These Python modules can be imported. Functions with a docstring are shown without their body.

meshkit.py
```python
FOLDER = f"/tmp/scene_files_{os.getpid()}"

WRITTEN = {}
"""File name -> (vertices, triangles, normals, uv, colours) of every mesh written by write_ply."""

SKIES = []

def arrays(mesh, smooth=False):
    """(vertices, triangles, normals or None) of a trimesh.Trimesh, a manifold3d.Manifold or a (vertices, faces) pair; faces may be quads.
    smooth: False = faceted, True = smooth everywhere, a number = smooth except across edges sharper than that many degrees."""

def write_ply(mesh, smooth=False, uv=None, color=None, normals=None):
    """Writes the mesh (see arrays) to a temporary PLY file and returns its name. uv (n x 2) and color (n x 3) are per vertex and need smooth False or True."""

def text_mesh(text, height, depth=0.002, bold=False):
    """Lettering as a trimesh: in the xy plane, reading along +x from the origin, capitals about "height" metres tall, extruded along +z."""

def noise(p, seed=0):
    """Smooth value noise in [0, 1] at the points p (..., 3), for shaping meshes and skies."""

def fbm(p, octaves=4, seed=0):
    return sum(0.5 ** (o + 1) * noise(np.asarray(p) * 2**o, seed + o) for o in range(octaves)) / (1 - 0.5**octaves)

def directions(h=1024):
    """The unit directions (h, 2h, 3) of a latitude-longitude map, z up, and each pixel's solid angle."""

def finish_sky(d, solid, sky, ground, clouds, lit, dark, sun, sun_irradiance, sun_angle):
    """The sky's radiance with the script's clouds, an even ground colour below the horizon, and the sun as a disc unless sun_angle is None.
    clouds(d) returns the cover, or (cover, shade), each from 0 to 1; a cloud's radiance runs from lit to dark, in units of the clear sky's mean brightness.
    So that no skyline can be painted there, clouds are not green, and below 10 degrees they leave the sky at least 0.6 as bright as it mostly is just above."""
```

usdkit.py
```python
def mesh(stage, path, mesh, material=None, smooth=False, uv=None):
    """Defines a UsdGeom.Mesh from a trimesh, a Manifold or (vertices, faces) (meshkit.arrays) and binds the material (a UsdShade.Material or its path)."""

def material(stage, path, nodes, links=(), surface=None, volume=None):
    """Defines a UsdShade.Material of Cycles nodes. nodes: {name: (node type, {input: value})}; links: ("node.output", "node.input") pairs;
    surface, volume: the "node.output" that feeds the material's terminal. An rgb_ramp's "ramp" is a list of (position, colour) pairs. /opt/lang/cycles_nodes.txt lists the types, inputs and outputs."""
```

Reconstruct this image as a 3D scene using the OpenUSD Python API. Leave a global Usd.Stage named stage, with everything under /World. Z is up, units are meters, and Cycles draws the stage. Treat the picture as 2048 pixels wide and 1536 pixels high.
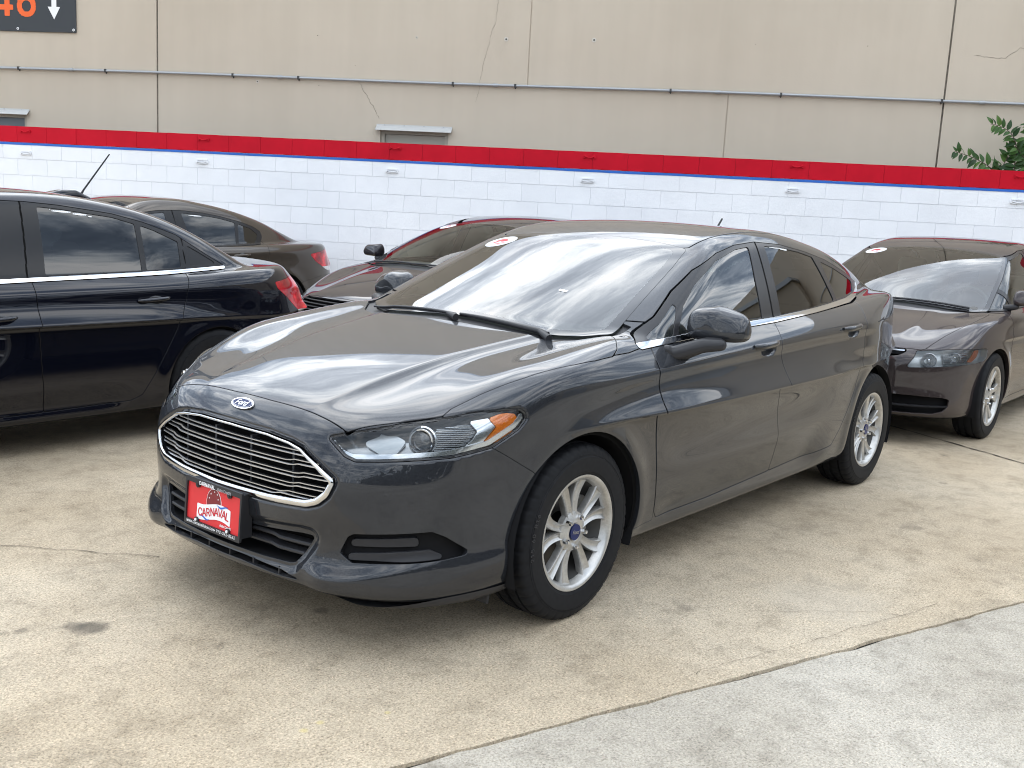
import math, random
import numpy as np
import trimesh
import manifold3d
import shapely
import shapely.geometry as sg
from shapely import affinity
from scipy.interpolate import PchipInterpolator
from scipy.ndimage import gaussian_filter, gaussian_filter1d, map_coordinates
from pxr import Usd, UsdGeom, UsdLux, UsdShade, Sdf, Gf, Vt
import usdkit, meshkit

stage = Usd.Stage.CreateInMemory()
UsdGeom.SetStageUpAxis(stage, 'Z')
world = UsdGeom.Xform.Define(stage, '/World')
stage.SetDefaultPrim(world.GetPrim())
UsdGeom.Scope.Define(stage, '/World/Looks')

# ------------------------------------------------------------------ camera
CAM = dict(f=2046.58, pos=(-2.938136, -2.885569, 1.46835), yaw=.890249, pitch=-.169669, roll=.053762)


def make_camera():
    cy, sy, cp, sp = math.cos(CAM['yaw']), math.sin(CAM['yaw']), math.cos(CAM['pitch']), math.sin(CAM['pitch'])
    fw = np.array([sy * cp, cy * cp, sp])
    rt = np.array([cy, -sy, 0.0])
    up = np.cross(rt, fw)
    c, s = math.cos(CAM['roll']), math.sin(CAM['roll'])
    r2, u2 = c * rt + s * up, -s * rt + c * up
    m = Gf.Matrix4d(*[float(v) for v in (*r2, 0, *u2, 0, *(-fw), 0, *CAM['pos'], 1)])
    cam = UsdGeom.Camera.Define(stage, '/World/camera')
    cam.AddTransformOp().Set(m)
    ap = 36.0
    cam.CreateHorizontalApertureAttr(ap)
    cam.CreateVerticalApertureAttr(ap * 0.75)
    cam.CreateFocalLengthAttr(ap * CAM['f'] / 2048.0)
    cam.CreateClippingRangeAttr((0.05, 2000.0))
    cam.CreateExposureAttr(EXPOSURE)


# ------------------------------------------------------------------ light: bright thin overcast, late morning
EXPOSURE = 0.70
SUN_DIR = np.array([0.30, 0.42, 0.86])
SUN_DIR = SUN_DIR / np.linalg.norm(SUN_DIR)
SUN_INT = 0.13
make_camera()


def material(name, nodes, links=(), surface='p.BSDF', volume=None):
    return usdkit.material(stage, '/World/Looks/' + name, nodes, links, surface=surface, volume=volume)


def make_sky():
    el = math.asin(SUN_DIR[2])
    rot = math.atan2(SUN_DIR[0], SUN_DIR[1])
    m = material('sky_look', {
        'sky': ('sky_texture', {'sky_type': 'single_scattering', 'sun_disc': False, 'sun_elevation': el, 'sun_rotation': rot, 'air_density': 1.0, 'aerosol_density': 2.0}),
        'tc': ('texture_coordinate', {}),
        'sep': ('separate_xyz', {}),
        'zc': ('math', {'math_type': 'maximum', 'value2': 0.06}),
        'dx': ('math', {'math_type': 'divide'}), 'dy': ('math', {'math_type': 'divide'}),
        'cmb': ('combine_xyz', {'z': 3.7}),
        'n1': ('noise_texture', {'scale': 1.05, 'detail': 9.0, 'roughness': 0.58, 'distortion': 0.35}),
        'n2': ('noise_texture', {'scale': 2.6, 'detail': 8.0, 'roughness': 0.62, 'distortion': 0.5}),
        'cover': ('rgb_ramp', {'ramp': [(0.0, (0.2, 0.2, 0.2)), (0.36, (0.35, 0.35, 0.35)), (0.50, (0.97, 0.97, 0.97)), (1.0, (1, 1, 1))]}),
        'shade': ('rgb_ramp', {'ramp': [(0.0, (3.2, 4.2, 5.8)), (0.38, (4.6, 5.8, 7.6)), (0.47, (8.6, 10.0, 12.0)), (0.54, (16.5, 17.8, 19.2)), (0.62, (24.0, 24.4, 25.0)), (1.0, (30.0, 30.0, 30.0))]}),
        'dot': ('vector_math', {'math_type': 'dot_product', 'vector2': tuple(SUN_DIR)}),
        'glow': ('map_range', {'from_min': -0.2, 'from_max': 1.0, 'to_min': 0.80, 'to_max': 1.45, 'clamp': True}),
        'gl': ('mix', {'mix_type': 'multiply', 'fac': 1.0}),
        'mx': ('mix', {'mix_type': 'mix'}),
        'bg': ('background_shader', {'strength': 0.075}),
    }, [('tc.generated', 'sep.vector'), ('sep.z', 'zc.value1'), ('sep.x', 'dx.value1'), ('zc.value', 'dx.value2'), ('sep.y', 'dy.value1'), ('zc.value', 'dy.value2'),
        ('dx.value', 'cmb.x'), ('dy.value', 'cmb.y'), ('cmb.vector', 'n1.vector'), ('cmb.vector', 'n2.vector'), ('n1.fac', 'cover.fac'), ('n2.fac', 'shade.fac'),
        ('tc.generated', 'dot.vector1'), ('dot.value', 'glow.value'), ('shade.color', 'gl.color1'), ('glow.result', 'gl.color2'),
        ('cover.color', 'mx.fac'), ('sky.color', 'mx.color1'), ('gl.color', 'mx.color2'), ('mx.color', 'bg.color')], surface='bg.background')
    d = UsdLux.DomeLight.Define(stage, '/World/sky')
    d.CreateIntensityAttr(1.0)
    UsdShade.MaterialBindingAPI.Apply(d.GetPrim()).Bind(m)
    d.GetPrim().SetCustomDataByKey('kind', 'structure')


make_sky()
sun = UsdLux.DistantLight.Define(stage, '/World/sun')
sun.CreateIntensityAttr(SUN_INT)
sun.CreateAngleAttr(70.0)
sun.CreateColorAttr(Gf.Vec3f(1.0, 0.98, 0.95))
sun.GetPrim().CreateAttribute('inputs:normalize', Sdf.ValueTypeNames.Bool).Set(True)
_q = Gf.Rotation(Gf.Vec3d(0, 0, 1), Gf.Vec3d(*map(float, SUN_DIR)))
sun.AddTransformOp().Set(Gf.Matrix4d().SetRotate(_q))

# ------------------------------------------------------------------ naming and prims
_used = {}


def path_for(name, parent):
    base = (parent if isinstance(parent, str) else str(parent.GetPath())) if parent is not None else '/World'
    k = (base, name)
    n = _used.get(k, -1) + 1
    _used[k] = n
    return base + '/' + (name if n == 0 else f'{name}_{n:03d}')


def tag(prim, label=None, cat=None, group=None, kind=None):
    p = prim.GetPrim() if hasattr(prim, 'GetPrim') else prim
    for k, v in (('label', label), ('category', cat), ('group', group), ('kind', kind)):
        if v:
            p.SetCustomDataByKey(k, v)
    return p


def thing(name, label=None, cat=None, group=None, kind=None, loc=(0, 0, 0), rz=0.0, matrix=None, parent=None):
    x = UsdGeom.Xform.Define(stage, path_for(name, parent))
    if matrix is not None:
        x.AddTransformOp().Set(matrix)
    else:
        x.AddTranslateOp().Set(Gf.Vec3d(*map(float, loc)))
        if rz:
            x.AddRotateZOp().Set(float(rz))
    return tag(x, label, cat, group, kind)


class MB:
    """Collects vertices, triangles and normals of one mesh."""

    def __init__(self):
        self.v, self.f, self.n, self.k = [], [], [], 0

    def add(self, v, f, n=None):
        v = np.asarray(v, float)
        f = np.asarray(f, int)
        if len(v) == 0 or len(f) == 0:
            return self
        if f.shape[1] == 4:
            f = np.vstack([f[:, [0, 1, 2]], f[:, [0, 2, 3]]])
        if n is None:
            v = v[f].reshape(-1, 3)
            c = np.cross(v[1::3] - v[0::3], v[2::3] - v[0::3])
            c /= np.maximum(np.linalg.norm(c, axis=1, keepdims=True), 1e-12)
            n = np.repeat(c, 3, 0)
            f = np.arange(len(v)).reshape(-1, 3)
        self.v.append(v)
        self.n.append(np.asarray(n, float))
        self.f.append(f + self.k)
        self.k += len(v)
        return self

    def tm(self, m, smooth=False, T=None):
        """A trimesh / manifold, with smoothing angle, and an optional 4x4 placement."""
        v, f, n = meshkit.arrays(m, smooth)
        if T is not None:
            v = v @ T[:3, :3].T + T[:3, 3]
            if n is not None:
                n = n @ np.linalg.inv(T[:3, :3])
                n /= np.maximum(np.linalg.norm(n, axis=1, keepdims=True), 1e-12)
            if np.linalg.det(T[:3, :3]) < 0:
                f = f[:, ::-1]
        return self.add(v, f, n)

    def box(self, lo, hi):
        lo, hi = np.minimum(lo, hi), np.maximum(lo, hi)
        m = trimesh.creation.box(hi - lo)
        m.apply_translation((np.array(lo) + hi) / 2)
        return self.tm(m)

    def mirror(self):
        """adds the copy mirrored in y"""
        o = MB()
        for v, f, n in zip(list(self.v), list(self.f), list(self.n)):
            pass
        V, F, N = self.arr()
        s = np.array([1, -1, 1.0])
        self.add(V * s, F[:, ::-1], N * s)
        return self

    def arr(self):
        if not self.v:
            return np.zeros((0, 3)), np.zeros((0, 3), int), np.zeros((0, 3))
        return np.vstack(self.v), np.vstack(self.f), np.vstack(self.n)

    def build(self, name, mat, parent=None, label=None, cat=None, group=None, kind=None, T=None, flip=False):
        V, F, N = self.arr()
        if len(F) == 0:
            return None
        if T is not None:
            V = V @ T[:3, :3].T + T[:3, 3]
            N = N @ np.linalg.inv(T[:3, :3])
            if np.linalg.det(T[:3, :3]) < 0:
                F = F[:, ::-1]
        m = UsdGeom.Mesh.Define(stage, path_for(name, parent))
        m.CreatePointsAttr(Vt.Vec3fArray.FromNumpy(V.astype(np.float32)))
        m.CreateFaceVertexCountsAttr(Vt.IntArray.FromNumpy(np.full(len(F), 3, np.int32)))
        m.CreateFaceVertexIndicesAttr(Vt.IntArray.FromNumpy(F.astype(np.int32).ravel()))
        m.CreateSubdivisionSchemeAttr('none')
        N = N / np.maximum(np.linalg.norm(N, axis=1, keepdims=True), 1e-9)
        m.CreateNormalsAttr(Vt.Vec3fArray.FromNumpy(N.astype(np.float32)))
        m.SetNormalsInterpolation('vertex')
        if mat is not None:
            UsdShade.MaterialBindingAPI.Apply(m.GetPrim()).Bind(mat)
        return tag(m, label, cat, group, kind)


def TR(x=0, y=0, z=0, rx=0, ry=0, rz=0, s=1.0):
    R = trimesh.transformations.euler_matrix(rx, ry, rz, 'sxyz')
    R[:3, :3] *= s
    R[:3, 3] = (x, y, z)
    return R


def frame(o, ex, ey, ez):
    m = np.eye(4)
    m[:3, 0], m[:3, 1], m[:3, 2], m[:3, 3] = ex, ey, ez, o
    return m


def tube(pts, r, sides=8, caps=True):
    """swept round bar along points; r number or per point"""
    P = np.asarray(pts, float)
    r = np.broadcast_to(r, len(P)).astype(float)
    t = np.gradient(P, axis=0)
    t /= np.linalg.norm(t, axis=1, keepdims=True)
    ref = np.array([0, 0, 1.0]) if abs(t[0][2]) < 0.9 else np.array([1.0, 0, 0])
    V, N = [], []
    a = np.linspace(0, 2 * np.pi, sides, endpoint=False)
    for p, d, rr in zip(P, t, r):
        u = np.cross(ref, d)
        u /= np.linalg.norm(u)
        w = np.cross(d, u)
        ring = np.cos(a)[:, None] * u + np.sin(a)[:, None] * w
        V.append(p + ring * rr)
        N.append(ring)
    V, N = np.vstack(V), np.vstack(N)
    F = []
    n = len(P)
    for i in range(n - 1):
        for j in range(sides):
            k = (j + 1) % sides
            F.append((i * sides + j, i * sides + k, (i + 1) * sides + k, (i + 1) * sides + j))
    mb = MB().add(V, F, N)
    if caps:
        for e, s in ((0, -1), (n - 1, 1)):
            ring = V[e * sides:(e + 1) * sides]
            f = [(0, j, j + 1) if s > 0 else (0, j + 1, j) for j in range(1, sides - 1)]
            mb.add(ring, f, np.repeat([t[e] * s], sides, 0))
    return mb


def sweep(path, normals, prof, closed=False, smooth_prof=False):
    """sweeps a 2-D profile [(side, out)...] along a path with given outward normals; side = tangent x normal"""
    P, Nn = np.asarray(path, float), np.asarray(normals, float)
    if closed:
        t = np.roll(P, -1, 0) - np.roll(P, 1, 0)
    else:
        t = np.gradient(P, axis=0)
    t /= np.maximum(np.linalg.norm(t, axis=1, keepdims=True), 1e-9)
    S = np.cross(t, Nn)
    S /= np.maximum(np.linalg.norm(S, axis=1, keepdims=True), 1e-9)
    prof = np.asarray(prof, float)
    m = len(prof)
    V = P[:, None] + S[:, None] * prof[None, :, :1] + Nn[:, None] * prof[None, :, 1:]
    mb = MB()
    n = len(P)
    rng = range(n) if closed else range(n - 1)
    # flat-shaded strips per profile edge, smooth along the path
    for j in range(m):
        k = (j + 1) % m
        e = prof[k] - prof[j]
        nn = np.array([e[1], -e[0]])
        nn /= max(np.linalg.norm(nn), 1e-9)
        nrm = S * nn[0] + Nn * nn[1]
        VV = np.concatenate([V[:, j], V[:, k]])
        F = []
        for i in rng:
            i2 = (i + 1) % n
            F.append((i, i2, n + i2, n + i))
        F = np.array(F)
        # orientation check
        a = VV[F[0]]
        if np.dot(np.cross(a[1] - a[0], a[2] - a[0]), nrm[0]) < 0:
            F = F[:, ::-1]
        mb.add(VV, F, np.concatenate([nrm, nrm]))
    if not closed:
        for e in (0, n - 1):
            poly = V[e]
            f = [(0, j, j + 1) for j in range(1, m - 1)]
            nr = t[e] * (1 if e else -1)
            a = poly[[0, 1, 2]]
            if np.dot(np.cross(a[1] - a[0], a[2] - a[0]), nr) < 0:
                f = [x[::-1] for x in f]
            mb.add(poly, f, np.repeat([nr], m, 0))
    return mb


def revolve(prof, n=48, axis='y', smooth=35):
    """prof [(r, h)] revolved about an axis through the origin (open profile)"""
    prof = np.asarray(prof, float)
    a = np.linspace(0, 2 * np.pi, n, endpoint=False)
    V = np.stack([prof[:, None, 0] * np.cos(a), prof[:, None, 1] + 0 * a, prof[:, None, 0] * np.sin(a)], -1)
    F = []
    m = len(prof)
    for i in range(m - 1):
        for j in range(n):
            k = (j + 1) % n
            F.append((i * n + j, i * n + k, (i + 1) * n + k, (i + 1) * n + j))
    mesh = trimesh.Trimesh(V.reshape(-1, 3), np.vstack([np.array(F)[:, [0, 1, 2]], np.array(F)[:, [0, 2, 3]]]), process=False)
    mesh.update_faces(mesh.nondegenerate_faces())
    return mesh


def rounded_box(size, r, seg=2):
    """a box with rounded edges as the hull of spheres"""
    sx, sy, sz = (max(s / 2 - r, 1e-4) for s in size)
    s = manifold3d.Manifold.sphere(r, 8 * seg)
    return manifold3d.Manifold.batch_hull([s.translate((x, y, z)) for x in (-sx, sx) for y in (-sy, sy) for z in (-sz, sz)])


def hull_spheres(pts, seg=16):
    return manifold3d.Manifold.batch_hull([manifold3d.Manifold.sphere(r, seg).translate((x, y, z)) for x, y, z, r in pts])


def text(t, h, depth=0.001, bold=False, shear=0.0):
    m = meshkit.text_mesh(t, h, depth, bold)
    if shear:
        S = np.eye(4)
        S[0, 1] = shear
        m.apply_transform(S)
    return m

# ------------------------------------------------------------------ sheet-metal toolkit: a smooth body surface, cut into panels
def curve(pts, sig=0.04, step=0.004):
    p = np.asarray(sorted(pts), float)
    x = np.concatenate([[p[0, 0] - 2], p[:, 0], [p[-1, 0] + 2]])
    s0 = (p[1, 1] - p[0, 1]) / (p[1, 0] - p[0, 0])
    s1 = (p[-1, 1] - p[-2, 1]) / (p[-1, 0] - p[-2, 0])
    y = np.concatenate([[p[0, 1] - 2 * s0], p[:, 1], [p[-1, 1] + 2 * s1]])
    t = np.arange(p[0, 0] - 0.8, p[-1, 0] + 0.8, step)
    v = PchipInterpolator(x, y)(t)
    if sig:
        v = gaussian_filter1d(v, sig / step, mode='nearest')
    return lambda q: np.interp(q, t, v)


def sstep(x, a, b):
    t = np.clip((np.asarray(x, float) - a) / (b - a), 0, 1)
    return t * t * t * (t * (6 * t - 15) + 10)


def splus(s, w):
    return w * np.logaddexp(0, np.clip(s / w, -60, 60))


def smax(a, b, k):
    h = np.maximum(k - np.abs(a - b), 0) / k
    return np.maximum(a, b) + h * h * h * k / 6


def smin(a, b, k):
    return -smax(-a, -b, k)


class Grid2:
    """a tabulated function of two variables with the 1/length of its gradient"""

    def __init__(self, fn, x, y, scale_pow=1.0):
        self.x0, self.dx, self.y0, self.dy = x[0], x[1] - x[0], y[0], y[1] - y[0]
        X, Y = np.meshgrid(x, y, indexing='ij')
        self.t = fn(X, Y)
        gx, gy = np.gradient(self.t, self.dx, self.dy)
        self.c = gaussian_filter(1 / np.sqrt(1 + gx * gx + gy * gy), 4)

    def both(self, x, y):
        c = np.stack([(x - self.x0) / self.dx, (y - self.y0) / self.dy])
        return map_coordinates(self.t, c, order=1, mode='nearest'), map_coordinates(self.c, c, order=1, mode='nearest')

    def __call__(self, x, y):
        c = np.stack([(np.asarray(x, float) - self.x0) / self.dx, (np.asarray(y, float) - self.y0) / self.dy])
        return map_coordinates(self.t, c, order=1, mode='nearest')


class Body:
    """A saloon's outer skin as a smooth implicit surface. All functions take |y|."""

    def __init__(self, top, side, front, rear, zbot, roof, gside, x0, x1, kblend):
        gx = np.arange(x0 - 0.35, x1 + 0.35, 0.006)
        gy = np.arange(-0.02, 1.3, 0.006)
        gz = np.arange(0.0, 1.9, 0.006)
        self.T = Grid2(top, gx, gy)
        self.W = Grid2(side, gx, gz)
        self.X = Grid2(front, gy, gz)
        self.R = Grid2(rear, gy, gz)
        self.G = Grid2(roof, gx, gy)
        self.S = Grid2(gside, gx, gz)
        self.zb = zbot
        self.k = kblend
        self.gx1 = x1 - 0.16

    def f(self, p):
        x, y, z = p[..., 0], np.abs(p[..., 1]), p[..., 2]
        k = self.k
        t, c = self.W.both(x, z)
        a = (y - t) * c
        t, c = self.X.both(y, z)
        b = (t - x) * c
        t, c = self.R.both(y, z)
        r = (x - t) * c
        a = smax(smax(a, b, k['side_front']), r, k['side_rear'])
        t, c = self.T.both(x, y)
        a = smax(a, (z - t) * c, k['top'])
        a = smax(a, self.zb(x) - z, k['bottom'])
        t, c = self.G.both(x, y)
        g = (z - t) * c
        t, c = self.S.both(x, z)
        g = smax(g, (y - t) * c, k['rail'])
        g = smax(smax(g, 0.72 - z, 0.02), x - self.gx1, 0.05)
        return smin(a, g, k['belt'])

    def normal(self, p, h=0.004):
        n = np.stack([self.f(p + e) - self.f(p - e) for e in np.eye(3) * h], -1)
        return n / np.maximum(np.linalg.norm(n, axis=-1, keepdims=True), 1e-9)

    def cast(self, o, d, t1=2.6, it=20):
        """first t where the surface is met walking out from o along d (o inside)"""
        lo = np.zeros(len(d))
        hi = np.full(len(d), t1)
        for _ in range(it):
            m = (lo + hi) / 2
            ins = self.f(o + d * m[:, None]) < 0
            lo = np.where(ins, m, lo)
            hi = np.where(ins, hi, m)
        return (lo + hi) / 2

    def side_y(self, x, z):
        x, z = np.broadcast_arrays(np.asarray(x, float).ravel(), np.asarray(z, float).ravel())
        o = np.stack([x, 0 * x, z], 1)
        return self.cast(o, np.repeat([[0, 1.0, 0]], len(x), 0), 1.3, 22)

    def front_x(self, y, z, xin=-0.3):
        y, z = np.broadcast_arrays(np.asarray(y, float).ravel(), np.asarray(z, float).ravel())
        o = np.stack([0 * y + xin, y, z], 1)
        return xin - self.cast(o, np.repeat([[-1.0, 0, 0]], len(y), 0), 1.0, 22)

    def top_z(self, x, y, zin=0.62):
        x, y = np.broadcast_arrays(np.asarray(x, float).ravel(), np.asarray(y, float).ravel())
        o = np.stack([x, y, 0 * x + zin], 1)
        return zin + self.cast(o, np.repeat([[0, 0, 1.0]], len(x), 0), 1.0, 22)

    def mesh(self, xa, xb, zc, step):
        """half (y >= 0) of the skin on a regular grid of rays from a spine"""
        ph = np.linspace(-np.pi / 2, np.pi / 2, 361)
        w = np.zeros(len(ph) - 1)
        for x in np.linspace(xa, xb, 14):
            d = np.stack([0 * ph, np.cos(ph), np.sin(ph)], 1)
            o = np.array([x, 0, zc])
            p = o + d * self.cast(np.repeat([o], len(ph), 0), d)[:, None]
            w = np.maximum(w * 0.999, np.linalg.norm(np.diff(p, axis=0), axis=1)) if False else w + np.linalg.norm(np.diff(p, axis=0), axis=1) ** 2
        w = np.sqrt(w / 14)
        w = gaussian_filter1d(np.maximum(w, 0.3 * w.mean()), 3)
        cum = np.concatenate([[0], np.cumsum(w)])
        n = int(cum[-1] / step)
        ph = np.interp(np.linspace(0, cum[-1], n), cum, ph)
        ns = int((xb - xa) / step)
        nf = max(int(1.15 / step), 12)
        xs, al = [], []
        for a in np.linspace(np.pi / 2, 0, nf, endpoint=False):
            xs.append(xa), al.append(-a)
        for x in np.linspace(xa, xb, ns):
            xs.append(x), al.append(0.0)
        for a in np.linspace(0, np.pi / 2, nf + 1)[1:]:
            xs.append(xb), al.append(a)
        xs, al = np.array(xs), np.array(al)
        X, P = np.meshgrid(xs, ph, indexing='ij')
        A = np.meshgrid(al, ph, indexing='ij')[0]
        d = np.stack([np.sin(A) * np.cos(P), np.cos(A) * np.cos(P), np.sin(P)], -1).reshape(-1, 3)
        o = np.stack([X, 0 * X, 0 * X + zc], -1).reshape(-1, 3)
        t = self.cast(o, d)
        V = o + d * t[:, None]
        V[:, 1] = np.maximum(V[:, 1], 0)
        N = self.normal(V)
        N[V[:, 1] < 1e-6, 1] = 0
        m, n = X.shape
        i, j = np.meshgrid(np.arange(m - 1), np.arange(n - 1), indexing='ij')
        q = (i * n + j).ravel()
        F = np.vstack([np.stack([q, q + n, q + n + 1], 1), np.stack([q, q + n + 1, q + 1], 1)])
        a, b, c = V[F[:, 0]], V[F[:, 1]], V[F[:, 2]]
        cr = np.cross(b - a, c - a)
        ok = np.linalg.norm(cr, axis=1) > 1e-9
        F, cr = F[ok], cr[ok]
        if (np.einsum('ij,ij->i', cr, N[F[:, 0]]) < 0).mean() > 0.5:
            F = F[:, ::-1]
        return Sheet(V, N, F)


class Sheet:
    """a triangulated piece of skin with exact normals"""

    def __init__(self, V, N, F):
        self.V, self.N, self.F = V, N, F

    def __len__(self):
        return len(self.F)

    def clip(self, s):
        """the part where s < 0"""
        V, N, F = self.V, self.N, self.F
        if len(F) == 0:
            return self
        s = np.where(np.abs(s) < 1e-7, 1e-7, s)
        ins = s < 0
        cnt = ins[F].sum(1)
        keep = F[cnt == 3]
        outF = [keep]
        newV, newN = [], []
        base = len(V)
        cut = {}

        def edge_pts(A, B):
            t = s[A] / (s[A] - s[B])
            n = N[A] + (N[B] - N[A]) * t[:, None]
            return V[A] + (V[B] - V[A]) * t[:, None], n / np.maximum(np.linalg.norm(n, axis=1, keepdims=True), 1e-9)

        for want in (1, 2):
            T = F[cnt == want]
            if len(T) == 0:
                continue
            lone = ins[T] if want == 1 else ~ins[T]
            k = lone.argmax(1)
            r = np.arange(len(T))
            a, b, c = T[r, k], T[r, (k + 1) % 3], T[r, (k + 2) % 3]
            p1, n1 = edge_pts(a, b)
            p2, n2 = edge_pts(a, c)
            i1 = base + np.arange(len(T))
            i2 = i1 + len(T)
            base += 2 * len(T)
            newV += [p1, p2]
            newN += [n1, n2]
            if want == 1:
                outF.append(np.stack([a, i1, i2], 1))
            else:
                outF.append(np.stack([i1, b, c], 1))
                outF.append(np.stack([i1, c, i2], 1))
        V2 = np.vstack([V] + newV) if newV else V
        N2 = np.vstack([N] + newN) if newN else N
        F2 = np.vstack(outF)
        # weld the new points (each cut edge gave two)
        used = np.unique(F2)
        Vu, Nu = V2[used], N2[used]
        q = np.round(Vu * 2e5).astype(np.int64)
        _, first, inv = np.unique(q, axis=0, return_index=True, return_inverse=True)
        inv = np.asarray(inv).ravel()
        remap = np.full(len(V2), -1)
        remap[used] = inv
        F3 = remap[F2]
        ok = (F3[:, 0] != F3[:, 1]) & (F3[:, 1] != F3[:, 2]) & (F3[:, 0] != F3[:, 2])
        return Sheet(Vu[first], Nu[first], F3[ok])

    def split(self, fn, gap=0.0):
        s = fn(self.V)
        return self.clip(s + gap / 2), self.clip(-s + gap / 2)

    def offset(self, d):
        return Sheet(self.V + self.N * d, self.N, self.F)

    def border(self):
        """directed boundary edges, without the ones on the centre plane"""
        E = np.vstack([self.F[:, [0, 1]], self.F[:, [1, 2]], self.F[:, [2, 0]]])
        n = len(self.V)
        key = E[:, 0] * n + E[:, 1]
        rev = E[:, 1] * n + E[:, 0]
        E = E[~np.isin(key, rev)]
        on = (self.V[E[:, 0], 1] < 1e-5) & (self.V[E[:, 1], 1] < 1e-5)
        return E[~on]

    def loops(self):
        E = self.border()
        nxt = dict(zip(E[:, 0], E[:, 1]))
        out = []
        starts = set(nxt) - set(nxt.values())
        while nxt:
            s = next(iter(starts & set(nxt)), None)
            s = next(iter(nxt)) if s is None else s
            L = [s]
            while L[-1] in nxt:
                L.append(nxt.pop(L[-1]))
            out.append(np.array(L))
        return out

    def flange(self, depth, bevel=0.0015, where=None):
        """turned-in edge: a small rounded bevel then a wall of the given depth"""
        E = self.border()
        if where is not None and len(E):
            E = E[where((self.V[E[:, 0]] + self.V[E[:, 1]]) / 2)]
        if len(E) == 0:
            return None
        V, N = self.V, self.N
        a, b = E[:, 0], E[:, 1]
        t = V[b] - V[a]
        t /= np.maximum(np.linalg.norm(t, axis=1, keepdims=True), 1e-9)
        o = np.cross(t, N[a] + N[b])
        vo = np.zeros_like(V)
        np.add.at(vo, a, o)
        np.add.at(vo, b, o)
        idx = np.unique(E)
        vo = vo[idx]
        vo -= N[idx] * np.einsum('ij,ij->i', vo, N[idx])[:, None]
        vo /= np.maximum(np.linalg.norm(vo, axis=1, keepdims=True), 1e-9)
        mp = np.full(len(V), -1)
        mp[idx] = np.arange(len(idx))
        P0, n0 = V[idx], N[idx]
        P1 = P0 + vo * bevel - n0 * bevel
        P2 = P1 - n0 * depth
        k = len(idx)
        W = np.vstack([P0, P1, P1, P2])
        nm = vo
        NN = np.vstack([n0, (vo * 0.9 + n0 * 0.45), nm, nm])
        a, b = mp[a], mp[b]
        F = np.vstack([np.stack([b, a, a + k], 1), np.stack([b, a + k, b + k], 1), np.stack([b + 2 * k, a + 2 * k, a + 3 * k], 1), np.stack([b + 2 * k, a + 3 * k, b + 3 * k], 1)])
        return W, F, NN

    def to(self, mb, depth=0.012, bevel=0.0015, both=False, flip=False, where=None):
        """adds the sheet (and its flange) to an MB; flip mirrors it to y < 0; both adds both halves"""
        parts = [(self.V, self.F, self.N)]
        if depth:
            fl = self.flange(depth, bevel, where)
            if fl is not None:
                parts.append(fl)
        s = np.array([1, -1, 1.0])
        for V, F, N in parts:
            if both or not flip:
                mb.add(V, F, N)
            if both or flip:
                mb.add(V * s, F[:, ::-1], N * s)
        return mb


def side_xz(V):
    return V[:, 0], V[:, 2]


def top_xy(V):
    return V[:, 0], np.abs(V[:, 1])


def front_yz(V):
    return np.abs(V[:, 1]), V[:, 2]


def diag_tz(V):
    return (V[:, 0] + np.abs(V[:, 1])) * 0.70710678, V[:, 2]


def rdiag_tz(V):
    return (-V[:, 0] + np.abs(V[:, 1])) * 0.70710678, V[:, 2]


def poly(pts, r=0.0):
    p = sg.Polygon(pts).buffer(0)
    if r:
        p = p.buffer(-r, quad_segs=6).buffer(2 * r, quad_segs=6).buffer(-r, quad_segs=6)
    return p


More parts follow.
